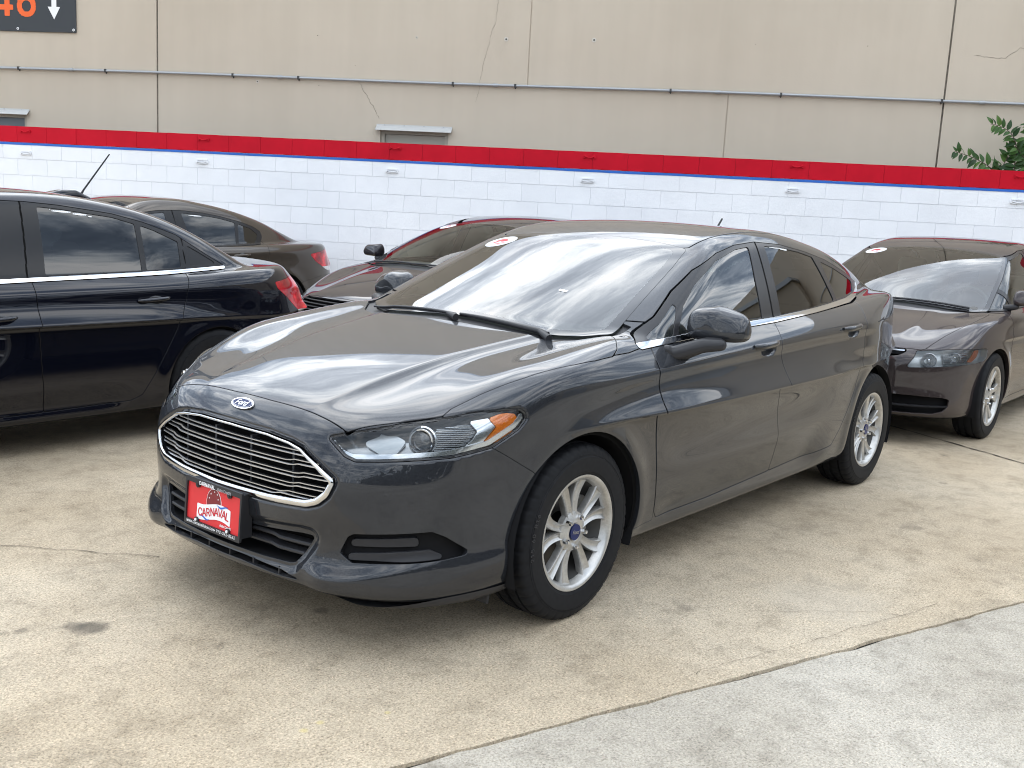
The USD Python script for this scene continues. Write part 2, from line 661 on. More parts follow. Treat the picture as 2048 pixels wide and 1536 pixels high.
def smooth_poly(pts, n=8):
    """closed Catmull-Rom through the points"""
    P = np.asarray(pts, float)
    out = []
    m = len(P)
    for i in range(m):
        p0, p1, p2, p3 = P[i - 1], P[i], P[(i + 1) % m], P[(i + 2) % m]
        t = np.linspace(0, 1, n, endpoint=False)[:, None]
        out.append(0.5 * ((2 * p1) + (-p0 + p2) * t + (2 * p0 - 5 * p1 + 4 * p2 - p3) * t ** 2 + (-p0 + 3 * p1 - 3 * p2 + p3) * t ** 3))
    return sg.Polygon(np.vstack(out)).buffer(0)


def sdf(pg, proj, extra=None):
    """signed distance to a polygon in a projection, as a function of vertices"""
    if pg.geom_type != 'Polygon':
        pg = max(pg.geoms, key=lambda g: g.area)
    C = np.asarray(pg.exterior.coords)
    A, B = C[:-1], C[1:]
    lo, hi = C.min(0) - 0.06, C.max(0) + 0.06

    def fn(V):
        u, v = proj(V)
        out = np.full(len(V), 0.06)
        near = (u > lo[0]) & (u < hi[0]) & (v > lo[1]) & (v < hi[1])
        if extra is not None:
            near &= extra(V)
        q = np.stack([u[near], v[near]], 1)
        if len(q):
            d2 = np.full(len(q), 1e9)
            odd = np.zeros(len(q), bool)
            for a, b in zip(A, B):
                e = b - a
                w = q - a
                t = np.clip((w @ e) / max(e @ e, 1e-12), 0, 1)
                d = w - t[:, None] * e
                d2 = np.minimum(d2, np.einsum('ij,ij->i', d, d))
                c = (a[1] <= q[:, 1]) != (b[1] <= q[:, 1])
                if c.any():
                    xi = a[0] + (q[:, 1] - a[1]) * (e[0] / (e[1] if e[1] else 1e-12))
                    odd ^= c & (q[:, 0] < xi)
            d = np.sqrt(d2)
            out[near] = np.where(odd, -d, d)
        return out
    return fn


def circle(cx, cz, r, ymin=0.5):
    return lambda V: np.where(np.abs(V[:, 1]) > ymin, np.hypot(V[:, 0] - cx, V[:, 2] - cz) - r, 0.5)

# ------------------------------------------------------------------ the place: lot, block wall, warehouse
def gz(x, y):
    """height of the lot"""
    x, y = np.asarray(x, float), np.asarray(y, float)
    return 0.0 * x


def ramp(*stops):
    return {'ramp': list(stops)}


def concrete(name, c0, c1, c2, stain, rough=0.85, scale=1.0, stain_amt=0.5, speck=0.5, spots=()):
    """weathered concrete: broad tone, mottling, exposed grit, stains, dark drips"""
    nodes = {
        'geo': ('geometry', {}),
        'big': ('noise_texture', {'scale': 0.45 * scale, 'detail': 8.0, 'roughness': 0.62, 'distortion': 0.3}),
        'mid': ('noise_texture', {'scale': 7.0 * scale, 'detail': 10.0, 'roughness': 0.74}),
        'fine': ('noise_texture', {'scale': 130.0 * scale, 'detail': 3.0, 'roughness': 0.8}),
        'agg': ('voronoi_texture', {'scale': 210.0 * scale, 'feature': 'f1'}),
        'aggc': ('separate_color', {}),
        'st': ('noise_texture', {'scale': 1.3 * scale, 'detail': 10.0, 'roughness': 0.76, 'distortion': 0.5}),
        'drip': ('voronoi_texture', {'scale': 2.1 * scale, 'feature': 'f1', 'randomness': 1.0}),
        'dn': ('noise_texture', {'scale': 14.0 * scale, 'detail': 6.0, 'roughness': 0.7}),
        'da': ('math', {'math_type': 'multiply_add', 'value2': 0.16}),
        'r5': ('rgb_ramp', ramp((0.085, (0.5, 0.5, 0.5)), (0.15, (0, 0, 0)))),
        'r1': ('rgb_ramp', ramp((0.32, c0), (0.50, c1), (0.68, c2))),
        'r2': ('rgb_ramp', ramp((0.30, (0.62, 0.61, 0.59)), (0.5, (1, 1, 1)), (0.70, (1.12, 1.12, 1.11)))),
        'r3': ('rgb_ramp', ramp((0.28, (0.40, 0.38, 0.35)), (0.46, (0.98, 0.98, 0.98)), (0.66, (1.38, 1.36, 1.32)))),
        'r4': ('rgb_ramp', ramp((0.55, (0, 0, 0)), (0.70, (stain_amt,) * 3))),
        'ra': ('rgb_ramp', ramp((0.0, (0.55, 0.52, 0.48)), (0.22, (0.95, 0.95, 0.95)), (0.8, (1.08, 1.08, 1.08)), (1.0, (1.35, 1.33, 1.3)))),
        'm1': ('mix', {'mix_type': 'multiply', 'fac': 0.8}), 'm2': ('mix', {'mix_type': 'multiply', 'fac': speck}), 'm2b': ('mix', {'mix_type': 'multiply', 'fac': speck * 0.8}),
        'm3': ('mix', {'mix_type': 'mix', 'color2': stain}), 'm4': ('mix', {'mix_type': 'mix', 'color2': tuple(x * .45 for x in stain)}),
        'bm': ('bump', {'strength': 0.5, 'distance': 0.004}),
        'p': ('principled_bsdf', {'roughness': rough, 'specular_ior_level': 0.2}),
    }
    links = [('geo.position', 'big.vector'), ('geo.position', 'mid.vector'), ('geo.position', 'fine.vector'), ('geo.position', 'agg.vector'), ('geo.position', 'st.vector'), ('geo.position', 'drip.vector'), ('geo.position', 'dn.vector'),
        ('big.fac', 'r1.fac'), ('mid.fac', 'r2.fac'), ('fine.fac', 'r3.fac'), ('st.fac', 'r4.fac'), ('agg.color', 'aggc.color'), ('aggc.r', 'ra.fac'),
        ('dn.fac', 'da.value1'), ('drip.distance', 'da.value3'), ('da.value', 'r5.fac'),
        ('r1.color', 'm1.color1'), ('r2.color', 'm1.color2'), ('m1.color', 'm2.color1'), ('r3.color', 'm2.color2'), ('m2.color', 'm2b.color1'), ('ra.color', 'm2b.color2'),
        ('r4.color', 'm3.fac'), ('m2b.color', 'm3.color1'), ('r5.color', 'm4.fac'), ('m3.color', 'm4.color1'), ('m4.color', 'p.base_color'), ('fine.fac', 'bm.height'), ('bm.normal', 'p.normal')]
    # single spills and marks at their own places
    last = 'm4.color'
    for k, (x, y, rad, amt, col) in enumerate(spots):
        nodes.update({f'sv{k}': ('vector_math', {'math_type': 'distance', 'vector2': (x, y, 0.0)}), f'sa{k}': ('math', {'math_type': 'multiply_add', 'value2': rad * 1.5}),
                      f'sr{k}': ('map_range', {'from_min': rad * 0.55 + rad * .72, 'from_max': rad * 1.25 + rad * .72, 'to_min': amt, 'to_max': 0.0, 'clamp': True}), f'sm{k}': ('mix', {'mix_type': 'mix', 'color2': col})})
        links += [('geo.position', f'sv{k}.vector1'), ('dn.fac', f'sa{k}.value1'), (f'sv{k}.value', f'sa{k}.value3'), (f'sa{k}.value', f'sr{k}.value'), (f'sr{k}.result', f'sm{k}.fac'), (last, f'sm{k}.color1')]
        last = f'sm{k}.color'
    links = [(last, 'p.base_color') if l == ('m4.color', 'p.base_color') else l for l in links]
    return material(name, nodes, links)



def paint(name, col, rough=0.55, var=0.12, bump=0.25, scale=1.0, spec=0.3, dirt=None):
    """brushed masonry paint"""
    lo, hi = tuple(c * (1 - var) for c in col), tuple(min(c * (1 + var), 0.92) for c in col)
    return material(name, {
        'geo': ('geometry', {}), 'oi': ('object_info', {}),
        'n': ('noise_texture', {'scale': 2.2 * scale, 'detail': 8.0, 'roughness': 0.62}),
        'f': ('noise_texture', {'scale': 70.0 * scale, 'detail': 5.0, 'roughness': 0.7}),
        'r': ('rgb_ramp', ramp((0.3, lo), (0.7, hi))),
        'rr': ('rgb_ramp', ramp((0.0, (0.965, 0.965, 0.97)), (1.0, (1.0, 1.0, 1.0)))),
        'm': ('mix', {'mix_type': 'multiply', 'fac': 1.0}),
        'b': ('bump', {'strength': bump, 'distance': 0.004}),
        'p': ('principled_bsdf', {'roughness': rough, 'specular_ior_level': spec}),
    }, [('geo.position', 'n.vector'), ('geo.position', 'f.vector'), ('n.fac', 'r.fac'), ('oi.random', 'rr.fac'), ('r.color', 'm.color1'), ('rr.color', 'm.color2'), ('m.color', 'p.base_color'), ('f.fac', 'b.height'), ('b.normal', 'p.normal')])


def plain(name, col, rough=0.5, metal=0.0, spec=0.5, coat=0.0):
    return material(name, {'p': ('principled_bsdf', {'base_color': col, 'roughness': rough, 'metallic': metal, 'specular_ior_level': spec, 'coat_weight': coat})})


SPILL, PALE, YEL = (.10, .088, .072), (.55, .50, .42), (.62, .50, .16)
M_lot = concrete('lot_concrete', (.34, .274, .190), (.44, .366, .268), (.52, .446, .342), (.13, .112, .088), stain_amt=.45, speck=.9,
                 spots=[(-1.276, .225, .06, .7, SPILL), (-1.305, .285, .04, .55, SPILL), (-1.45, .36, .025, .45, SPILL), (-1.21, -.806, .014, .45, YEL), (-1.149, -.802, .012, .4, YEL), (-.973, -.894, .010, .4, YEL), (-.62, -.18, .03, .5, SPILL), (.4, -1.1, .035, .35, SPILL), (2.2, -1.35, .06, .35, SPILL), (-1.75, .55, .2, .25, PALE), (.9, -1.45, .25, .25, PALE)])
M_lot2 = concrete('grey_concrete', (.29, .258, .208), (.395, .358, .298), (.485, .448, .385), (.17, .145, .112), stain_amt=.7, speck=.8)
M_joint = concrete('joint_dirt', (.018, .016, .013), (.035, .03, .024), (.06, .05, .04), (.01, .01, .01), scale=3)
M_asphalt = concrete('asphalt', (.035, .035, .036), (.05, .05, .05), (.07, .07, .068), (.02, .02, .02))
M_white = paint('white_block_paint', (.82, .835, .86), rough=.5, var=.035, bump=.4)
M_red = paint('red_block_paint', (.50, .006, .020), rough=.6, var=.10, bump=.35, spec=.12)
M_blue = paint('blue_stripe_paint', (.03, .13, .48), rough=.5, var=.1)
M_mortar = paint('white_joint_paint', (.74, .755, .78), rough=.7, var=.06)
M_redmortar = paint('red_joint_paint', (.34, .009, .022), rough=.7, var=.1)
M_galv = plain('galvanised_steel', (.36, .38, .40), rough=.42, metal=.7)
M_black = plain('black_plastic', (.016, .016, .018), rough=.42, spec=.4)


def build_ground():
    g = thing('ground', kind='structure')
    # joint line between the two pours, from the photograph
    a, d = np.array([-1.157, -1.134]), np.array([.9465, -.3225])
    d /= np.linalg.norm(d)
    n = np.array([-d[1], d[0]])          # towards the cars
    rng = np.random.default_rng(5)
    L = np.concatenate([np.linspace(-60, -6, 12), np.linspace(-5.9, 9, 300), np.linspace(9.2, 60, 12)])
    wob = gaussian_filter1d(rng.normal(0, 1, len(L)), 2.5) * .006 + gaussian_filter1d(rng.normal(0, 1, len(L)), .6) * .0035
    gap = .010 + .014 * np.abs(gaussian_filter1d(rng.normal(0, 1, len(L)), 1.5))
    base = a + d * L[:, None]

    def sheet(side, mat, label):
        off = np.concatenate([[0], np.geomspace(.25, 60, 60)]) * side
        e = wob + side * gap / 2
        P = base[:, None] + n * (e[:, None, None] + off[None, :, None])
        V = np.concatenate([P, gz(P[..., 0], P[..., 1])[..., None]], -1)
        m, k = V.shape[:2]
        i, j = np.meshgrid(np.arange(m - 1), np.arange(k - 1), indexing='ij')
        q = (i * k + j).ravel()
        F = np.stack([q, q + k, q + k + 1, q + 1], 1)
        if side < 0:
            F = F[:, ::-1]
        N = np.zeros_like(V.reshape(-1, 3))
        N[:, 2] = 1
        mb = MB().add(V.reshape(-1, 3), F, N)
        # the slab's lip at the joint
        E = V[:, 0]
        lo = E - [0, 0, .03]
        nn = np.repeat([[*(-n * side), 0]], m, 0)
        q = np.arange(m - 1)
        F = np.stack([q, q + 1, q + 1 + m, q + m], 1)
        mb.add(np.vstack([E, lo]), F if side < 0 else F[:, ::-1], np.vstack([nn, nn]))
        mb.build('concrete_slab', mat, g, label=label)
    sheet(1, M_lot, 'tan weathered concrete slab under the cars')
    sheet(-1, M_lot2, 'paler grey concrete slab in the near right corner')
    P = np.concatenate([base + n * -.08, base + n * .08])
    V = np.column_stack([P, gz(P[:, 0], P[:, 1]) - .012])
    q = np.arange(len(L) - 1)
    MB().add(V, np.stack([q, q + 1, q + 1 + len(L), q + len(L)], 1), np.repeat([[0, 0, 1.0]], len(V), 0)).build('joint_filler', M_joint, g)
    MB().add([(-300, -300, -.06), (300, -300, -.06), (300, 300, -.06), (-300, 300, -.06)], [(0, 1, 2, 3)]).build('asphalt', M_asphalt, g)

    # thin cracks and saw-cut joints: narrow ribbons of dirt 4 mm above the slab
    def ribbon(pts, w, seed, name='crack', jit=.012, n=60):
        r = np.random.default_rng(seed)
        pts = np.asarray(pts, float)
        s = np.concatenate([[0], np.cumsum(np.linalg.norm(np.diff(pts, axis=0), axis=1))])
        t = np.linspace(0, s[-1], n)
        c = np.stack([np.interp(t, s, pts[:, k]) for k in (0, 1)], 1)
        c += gaussian_filter1d(r.normal(0, 1, (n, 2)), 1.6, axis=0) * jit * 2
        dd = np.gradient(c, axis=0)
        dd /= np.linalg.norm(dd, axis=1, keepdims=True)
        nn = np.stack([-dd[:, 1], dd[:, 0]], 1)
        ww = (w * (.45 + .8 * np.abs(gaussian_filter1d(r.normal(0, 1, n), 1.2))))[:, None]
        P = np.concatenate([c - nn * ww, c + nn * ww])
        V = np.column_stack([P, gz(P[:, 0], P[:, 1]) + .004])
        q = np.arange(n - 1)
        MB().add(V, np.stack([q, q + 1, q + 1 + n, q + n], 1), np.repeat([[0, 0, 1.0]], len(V), 0)).build(name, M_joint, g)
    ribbon([(-1.55, 1.83), (-1.123, 1.233), (-.88, .88), (-.72, .67)], .0022, 1)
    ribbon([(5.1, .35), (4.578, -.76), (4.271, -1.389), (3.93, -2.1), (3.6, -2.9)], .007, 2, 'slab_joint', jit=.004, n=120)
    ribbon([(-.1, -1.40), (.6, -1.62), (1.2, -1.80)], .0008, 3, n=90, jit=.006)
    ribbon([(.55, -1.30), (.9, -1.62), (1.0, -1.80)], .0008, 6, n=60, jit=.006)
    

WALL_O, WALL_U, WALL_V = np.array([3.3193, 10.4604, 2.1657]), np.array([0.503619, -0.863926, 0.0]), np.array([0.0, 0.0, 1.0])
WALL_N = np.cross(WALL_V, WALL_U)      # away from the lot


def wall_matrix(d=0.0):
    o = WALL_O + WALL_N * d
    return Gf.Matrix4d(*[float(v) for v in (*WALL_U, 0, *WALL_N, 0, *WALL_V, 0, *o, 1)])   # local x along, y into the wall, z up


def block_mesh(w, h, seed, bev=.006, rel=.0):
    """front of a concrete block, slightly pillowed edges; local x 0..w, z 0..h, face at y=0"""
    r = np.random.default_rng(seed)
    j = lambda: r.uniform(-.0015, .0015)
    o = [(j(), 0 + .012, j()), (w + j(), .012, j()), (w + j(), .012, h + j()), (j(), .012, h + j())]
    f = [(bev, rel, bev), (w - bev, rel, bev), (w - bev, rel, h - bev), (bev, rel, h - bev)]
    bk = [(0, .09, 0), (w, .09, 0), (w, .09, h), (0, .09, h)]
    V = np.array(f + o + bk)
    F = [(0, 1, 2, 3)]
    for k in range(4):
        m = (k + 1) % 4
        F += [(4 + k, 4 + m, m, k), (8 + k, 8 + m, 4 + m, 4 + k)]
    return V, F


def build_wall():
    w = thing('block_wall', 'painted concrete block wall, white with a red top course and blue stripe', 'wall', matrix=wall_matrix())
    bw, bh, mj, mv = .4064, .2032, .004, .001
    rng = np.random.default_rng(11)
    low = MB()
    seed = 0
    for row in range(12):
        z1 = -row * bh
        if row == 11:
            continue
        off = 0 if row % 2 == 0 else -.5
        k0, k1 = -3, 33
        for k in range(k0, k1):
            seed += 1
            x0 = (k + off) * bw
            # a few half blocks in the photo break the bond; keep the running bond
            V, F = block_mesh(bw - mv, bh - mj, seed, bev=.0014, rel=rng.uniform(-.0010, .0010))
            V = V + [x0 + mv / 2, 0, z1 - bh + mj / 2]
            if row < 7:
                MB().add(V, F).build('block', M_red if row == 0 else M_white, w)
            else:
                low.add(V, F)
    low.build('lower_blocks', M_white, w, kind='stuff')
    # mortar body behind the faces (joints recessed 4 mm)
    MB().box((-1.6, .0042, -2.6), (13.8, .19, -.2032)).build('mortar', M_mortar, w)
    MB().box((-1.6, .0055, -.2030), (13.8, .19, -.004)).build('cap_mortar', M_redmortar, w)
    # blue stripe: paint on the upper part of the first white course
    rr = np.random.default_rng(3)
    xs = np.linspace(-1.5, 13.6, 200)
    top = -.2042 + gaussian_filter1d(rr.normal(0, 1, 200), 2) * .0015
    bot = top - .0285 + gaussian_filter1d(rr.normal(0, 1, 200), 2) * .0025
    V = np.concatenate([np.column_stack([xs, 0 * xs - .0032, top]), np.column_stack([xs, 0 * xs - .0032, bot])])
    q = np.arange(199)
    MB().add(V, np.stack([q, q + 200, q + 201, q + 1], 1), np.repeat([[0, -1.0, 0]], 400, 0)).build('blue_stripe', M_blue, w)
    # old cast brackets left in the face
    for i, (cx, red) in enumerate([(.12 + .0, 1), (2.52, 1), (4.95, 1), (7.28, 1), (9.62, 1), (12.0, 1), (.12, 0), (2.5, 0), (4.92, 0), (7.27, 0), (9.6, 0), (12.0, 0)]):
        zc = -.062 if red else -.335
        m = MB()
        wv = .062 if red else .068
        for s in (-1, 1):
            m.box((cx + s * wv - .010, -.016, zc - .014), (cx + s * wv + .010, .01, zc + .012))
        t = np.linspace(-wv, wv, 13)
        arch = .010 - .018 * np.cos(t / wv * np.pi / 2)
        m.v += (b := tube(np.column_stack([cx + t, 0 * t - .014, zc + arch * (1 if red else .8)]), .0065, 6)).v
        for kk in range(len(b.v)):
            m.f.append(b.f[kk] + m.k), m.n.append(b.n[kk])
        m.k += b.k
        if not red:
            m.box((cx - wv, -.013, zc + .018), (cx + wv, .01, zc + .032))
            m.box((cx - wv * .9, -.010, zc - .024), (cx + wv * .9, .01, zc - .014))
        m.build('bracket', M_red if red else M_white, w)


BD = 1.0                                # the warehouse stands a metre behind the wall
BTOP = 3.2


def build_warehouse():
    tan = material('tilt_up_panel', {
        'geo': ('geometry', {}),
        'tc': ('texture_coordinate', {}),
        'mp': ('mapping', {'scale': (1.4, 1.4, .12)}),
        'n': ('noise_texture', {'scale': .5, 'detail': 6.0, 'roughness': .6}),
        's': ('noise_texture', {'scale': 2.4, 'detail': 7.0, 'roughness': .6, 'distortion': .2}),
        'f': ('noise_texture', {'scale': 45.0, 'detail': 6.0, 'roughness': .7}),
        'sx': ('separate_xyz', {}),
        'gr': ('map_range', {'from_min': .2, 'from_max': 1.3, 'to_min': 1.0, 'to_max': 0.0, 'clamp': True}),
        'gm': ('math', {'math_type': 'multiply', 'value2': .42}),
        'r': ('rgb_ramp', ramp((.3, (.495, .425, .338)), (.55, (.525, .455, .365)), (.75, (.55, .48, .388)))),
        'rs': ('rgb_ramp', ramp((.3, (.95, .95, .945)), (.6, (1, 1, 1)), (.8, (1.03, 1.03, 1.03)))),
        'm': ('mix', {'mix_type': 'multiply', 'fac': 1.0}),
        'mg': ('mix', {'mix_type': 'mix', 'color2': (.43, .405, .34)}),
        'b': ('bump', {'strength': .25, 'distance': .004}),
        'p': ('principled_bsdf', {'roughness': .8, 'specular_ior_level': .2}),
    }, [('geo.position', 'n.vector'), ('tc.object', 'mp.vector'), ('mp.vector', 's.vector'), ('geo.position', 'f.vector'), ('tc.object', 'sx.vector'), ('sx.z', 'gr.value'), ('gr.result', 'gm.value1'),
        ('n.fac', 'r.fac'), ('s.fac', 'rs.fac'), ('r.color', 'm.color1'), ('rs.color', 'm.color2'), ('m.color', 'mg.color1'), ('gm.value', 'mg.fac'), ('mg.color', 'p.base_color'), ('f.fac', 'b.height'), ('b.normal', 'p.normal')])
    sealant = concrete('joint_sealant', (.13, .115, .095), (.19, .17, .14), (.27, .245, .20), (.05, .045, .04), scale=3)
    w = thing('warehouse', 'tan tilt-up concrete warehouse wall with door heads behind the block wall', 'building', matrix=wall_matrix(BD))
    # panels between the joints; the false joints are shallow reveals
    xs = [-9.0, 1.38, 11.33, 21.0]
    doors = [(4.46, 5.36, .22), (-1.45, -.54, .22)]     # x0, x1, head height
    for a, b in zip(xs[:-1], xs[1:]):
        g = .011
        a, b = a + g, b - g
        inside = [d for d in doors if d[0] > a and d[1] < b]
        pieces = [(a, b, .22 if inside else -2.9, BTOP)]
        x = a
        for d0, d1, h in sorted(inside):
            pieces.append((x, d0, -2.9, .22))
            x = d1
        if inside:
            pieces.append((x, b, -2.9, .22))
        mb = MB()
        # front face with the door opening left out, edges chamfered at the joints
        reveal = [6.35, 8.83]
        cuts = sorted({a, b, *[r + s for r in reveal for s in (-.007, .007) if a < r < b], *[e for d in inside for e in d[:2]]})
        for c0, c1 in zip(cuts[:-1], cuts[1:]):
            mid = (c0 + c1) / 2
            for z0, z1 in ((-2.9, .22), (.22, .825), (.825, BTOP)):
                y = 0.0
                if abs(mid - 6.35) < .007 and z0 >= .82:
                    y = .009
                if abs(mid - 8.83) < .007 and z0 < .82:
                    y = .009
                if z0 < .21 and any(d[0] < mid < d[1] for d in inside):
                    continue
                mb.add([(c0, y, z0), (c1, y, z0), (c1, y, z1), (c0, y, z1)], [(0, 1, 2, 3)])
                if y:
                    for xx, s in ((c0, 1), (c1, -1)):
                        mb.add([(xx, 0, z0), (xx, y, z0), (xx, y, z1), (xx, 0, z1)], [(0, 1, 2, 3)] if s > 0 else [(3, 2, 1, 0)])
        for d0, d1, h in inside:
            mb.add([(d0, 0, h), (d1, 0, h), (d1, .2, h), (d0, .2, h)], [(0, 1, 2, 3)])
            mb.add([(d0, 0, -2.9), (d0, .2, -2.9), (d0, .2, h), (d0, 0, h)], [(3, 2, 1, 0)])
            mb.add([(d1, 0, -2.9), (d1, .2, -2.9), (d1, .2, h), (d1, 0, h)], [(0, 1, 2, 3)])
        for xx, s in ((a, -1), (b, 1)):
            mb.add([(xx, 0, -2.9), (xx, .2, -2.9), (xx, .2, BTOP), (xx, 0, BTOP)], [(0, 1, 2, 3)] if s > 0 else [(3, 2, 1, 0)])
        mb.add([(a, 0, BTOP), (b, 0, BTOP), (b, .25, BTOP), (a, .25, BTOP)], [(0, 1, 2, 3)])
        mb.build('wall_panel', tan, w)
    # sealant in the panel joints, torn here and there
    for k, x in enumerate(xs[1:-1]):
        r = np.random.default_rng(20 + k)
        n = 160
        z = np.linspace(-.4, BTOP - .01, n)
        dep = .006 + .008 * (gaussian_filter1d(r.normal(0, 1, n), 2) > .15)
        wob = gaussian_filter1d(r.normal(0, 1, n), 1.5) * .004
        V = np.concatenate([np.column_stack([0 * z + x - .012, dep, z]), np.column_stack([x + wob, dep + .004, z]), np.column_stack([0 * z + x + .012, dep * .6, z])])
        q = np.arange(n - 1)
        F = np.vstack([np.stack([q, q + n, q + n + 1, q + 1], 1), np.stack([q + n, q + 2 * n, q + 2 * n + 1, q + n + 1], 1)])
        MB().add(V, F).build('joint_sealant', sealant, w)
        # smeared patching beside the joint
        for s in (-1, 1):
            e = .030 + .012 * gaussian_filter1d(r.normal(0, 1, n), 3)
            V = np.concatenate([np.column_stack([0 * z + x + s * .0115, 0 * z - .0025, z]), np.column_stack([x + s * np.abs(e), 0 * z - .0012, z])])
            F = np.stack([q, q + n, q + n + 1, q + 1], 1)
            MB().add(V, F if s > 0 else F[:, ::-1], np.repeat([[0, -1.0, 0]], 2 * n, 0)).build('joint_patch', tan, w)
    MB().box((-9, .20, -2.9), (21, .22, BTOP - .02)).build('wall_core', sealant, w)
    MB().box((-9, .25, BTOP - .3), (21, 14, BTOP - .28)).build('roof', M_asphalt, w)
    # doors: frame, leaf, metal drip cap with fixings
    frm = plain('door_frame_paint', (.40, .375, .315), .5)
    leafs = [plain('grey_door_paint', (.36, .345, .295), .45), plain('blue_grey_door_paint', (.115, .145, .165), .4)]
    cap = plain('drip_cap_metal', (.50, .51, .50), .4, .3)
    for i, (d0, d1, h) in enumerate(doors):
        f = MB()
        f.box((d0, .03, -2.6), (d0 + .05, .12, h)).box((d1 - .05, .03, -2.6), (d1, .12, h)).box((d0 + .05, .03, h - .05), (d1 - .05, .12, h))
        fp = f.build('door_frame', frm, w)
        MB().box((d0 + .054, .06, -2.55), (d1 - .054, .10, h - .054)).build('door', leafs[i], w, label=['grey door leaf above the wall', 'blue grey door leaf at the left edge'][i])
        c = MB().add([(d0 - .05, -.012, h + .045), (d1 + .05, -.012, h + .045), (d1 + .05, -.075, h - .012), (d0 - .05, -.075, h - .012), (d0 - .05, .0, h + .05), (d1 + .05, .0, h + .05), (d1 + .05, -.070, h - .016), (d0 - .05, -.070, h - .016)],
                     [(3, 2, 1, 0), (0, 1, 5, 4), (7, 6, 2, 3), (4, 7, 3, 0), (1, 2, 6, 5), (4, 5, 6, 7)])
        c.add([(d0 - .05, -.008, h + .045), (d1 + .05, -.008, h + .045), (d1 + .05, -.008, h + .066), (d0 - .05, -.008, h + .066)], [(0, 1, 2, 3)])
        c.build('drip_cap', cap, w)
        for x in np.linspace(d0 + .06, d1 - .06, 4):
            MB().tm(trimesh.creation.icosphere(1, .006), True, TR(x, -.012, h + .056)).build('cap_screw', M_galv, w)
    # form-tie holes, chips and old fixings
    hole = plain('dark_hole', (.03, .028, .025), .9)
    pale = plain('pale_patch', (.55, .52, .46), .8)
    for x, z, r in [(3.49 + .1, 1.36, .008), (4.9, 1.37, .010), (6.05, 1.38, .016), (7.15, 1.40, .016), (2.78, .76, .012), (3.62, .74, .006), (4.1, 1.0, .005), (9.1, 1.4, .006), (10.4, 1.42, .006)]:
        if r > .009:
            MB().tm(trimesh.creation.cylinder(r * 1.7, .003, sections=12), 30, TR(x, -.0012, z, rx=np.pi / 2)).build('anchor_patch', pale, w)
        MB().tm(trimesh.creation.cylinder(r * .7, .004, sections=8), 30, TR(x, -.0022, z, rx=np.pi / 2)).build('anchor_hole', hole, w)

    def crack(pts, seed, wd=.0022):
        r = np.random.default_rng(seed)
        P = np.asarray(pts, float)
        s = np.concatenate([[0], np.cumsum(np.linalg.norm(np.diff(P, axis=0), axis=1))])
        n = 50
        t = np.linspace(0, s[-1], n)
        c = np.stack([np.interp(t, s, P[:, k]) for k in (0, 1)], 1) + gaussian_filter1d(r.normal(0, 1, (n, 2)), 1.2, axis=0) * .012
        dd = np.gradient(c, axis=0)
        dd /= np.linalg.norm(dd, axis=1, keepdims=True)
        nn = np.stack([-dd[:, 1], dd[:, 0]], 1) * (wd * r.uniform(.3, 1, n))[:, None]
        A, B = c - nn, c + nn
        V = np.concatenate([np.column_stack([A[:, 0], 0 * t - .002, A[:, 1]]), np.column_stack([B[:, 0], 0 * t - .002, B[:, 1]])])
        q = np.arange(n - 1)
        m = MB().add(V, np.stack([q, q + n, q + n + 1, q + 1], 1), np.repeat([[0, -1.0, 0]], 2 * n, 0))
        m.f[0] = np.vstack([m.f[0], m.f[0][:, ::-1]])
        m.build('crack', sealant, w)
    crack([(4.15, .80), (4.28, .62), (4.44, .36)], 31)
    crack([(5.95, 2.0), (5.9, 1.6), (5.78, 1.1), (5.7, .6)], 32, .0016)
    crack([(11.6, 1.35), (11.95, 1.32), (12.1, 1.44), (12.5, 1.45)], 33)

    # conduit with couplings and straps
    c = thing('conduit_pipe', 'long galvanised conduit pipe strapped across the tan warehouse wall', 'pipe', matrix=wall_matrix(BD))
    xs_ = np.linspace(-3, 16, 80)
    MB().tm(trimesh.Trimesh(*[tube(np.column_stack([xs_, 0 * xs_ - .026, .822 + .006 * np.sin(xs_ * .9)]), .0165, 10).arr()[k] for k in (0, 1)], process=False), 40).build('pipe', M_galv, c)
    pipe = lambda x: (x, -.026, .822 + .006 * math.sin(x * .9))
    for x in (.15, 3.1, 5.95, 8.7, 11.75):
        MB().tm(trimesh.creation.cylinder(.022, .06, sections=12), 40, frame(np.array(pipe(x)), [0, 0, 1], [0, 1, 0], [-1, 0, 0])).build('coupling', M_galv, c)
    dk = plain('strap_steel', (.06, .06, .06), .5, .5)
    for x in (-.62, .65, 2.45, 3.35, 5.4, 6.2, 8.13, 9.45, 11.3):
        m = MB().box((x - .012, -.046, pipe(x)[2] - .022), (x + .012, -.001, pipe(x)[2] + .021))
        m.box((x - .006, -.008, pipe(x)[2] - .036), (x + .006, -.001, pipe(x)[2] - .022))
        m.build('strap', dk, c)
    # sign
    s = thing('sign', 'dark board on the warehouse reading 46 in orange beside a white down arrow', 'sign', matrix=wall_matrix(BD))
    board = plain('sign_board', (.022, .026, .030), .45)
    x1, z0 = .23, 1.30
    MB().tm(rounded_box((2.4, .012, 1.2), .004, 1), 30, TR(x1 - 1.2, -.012, z0 + .6)).build('board', board, s)
    org = plain('orange_lettering', (.80, .115, .012), .5)
    wht = plain('white_lettering', (.80, .80, .80), .5)
    rot = frame(np.array([0, -.0185, 0]), [1, 0, 0], [0, 0, 1], [0, -1, 0])
    t = text('46', .40, .002, True)
    tx1 = t.bounds[1][0]
    MB().tm(t, False, frame(np.array([x1 - .575 - tx1, -.0185, z0 + .205]), [1, 0, 0], [0, 0, 1], [0, -1, 0])).build('digits', org, s)
    ar = sg.Polygon([(-.035, .16), (-.09, .16), (0, 0), (.09, .16), (.035, .16), (.035, .62), (-.035, .62)])
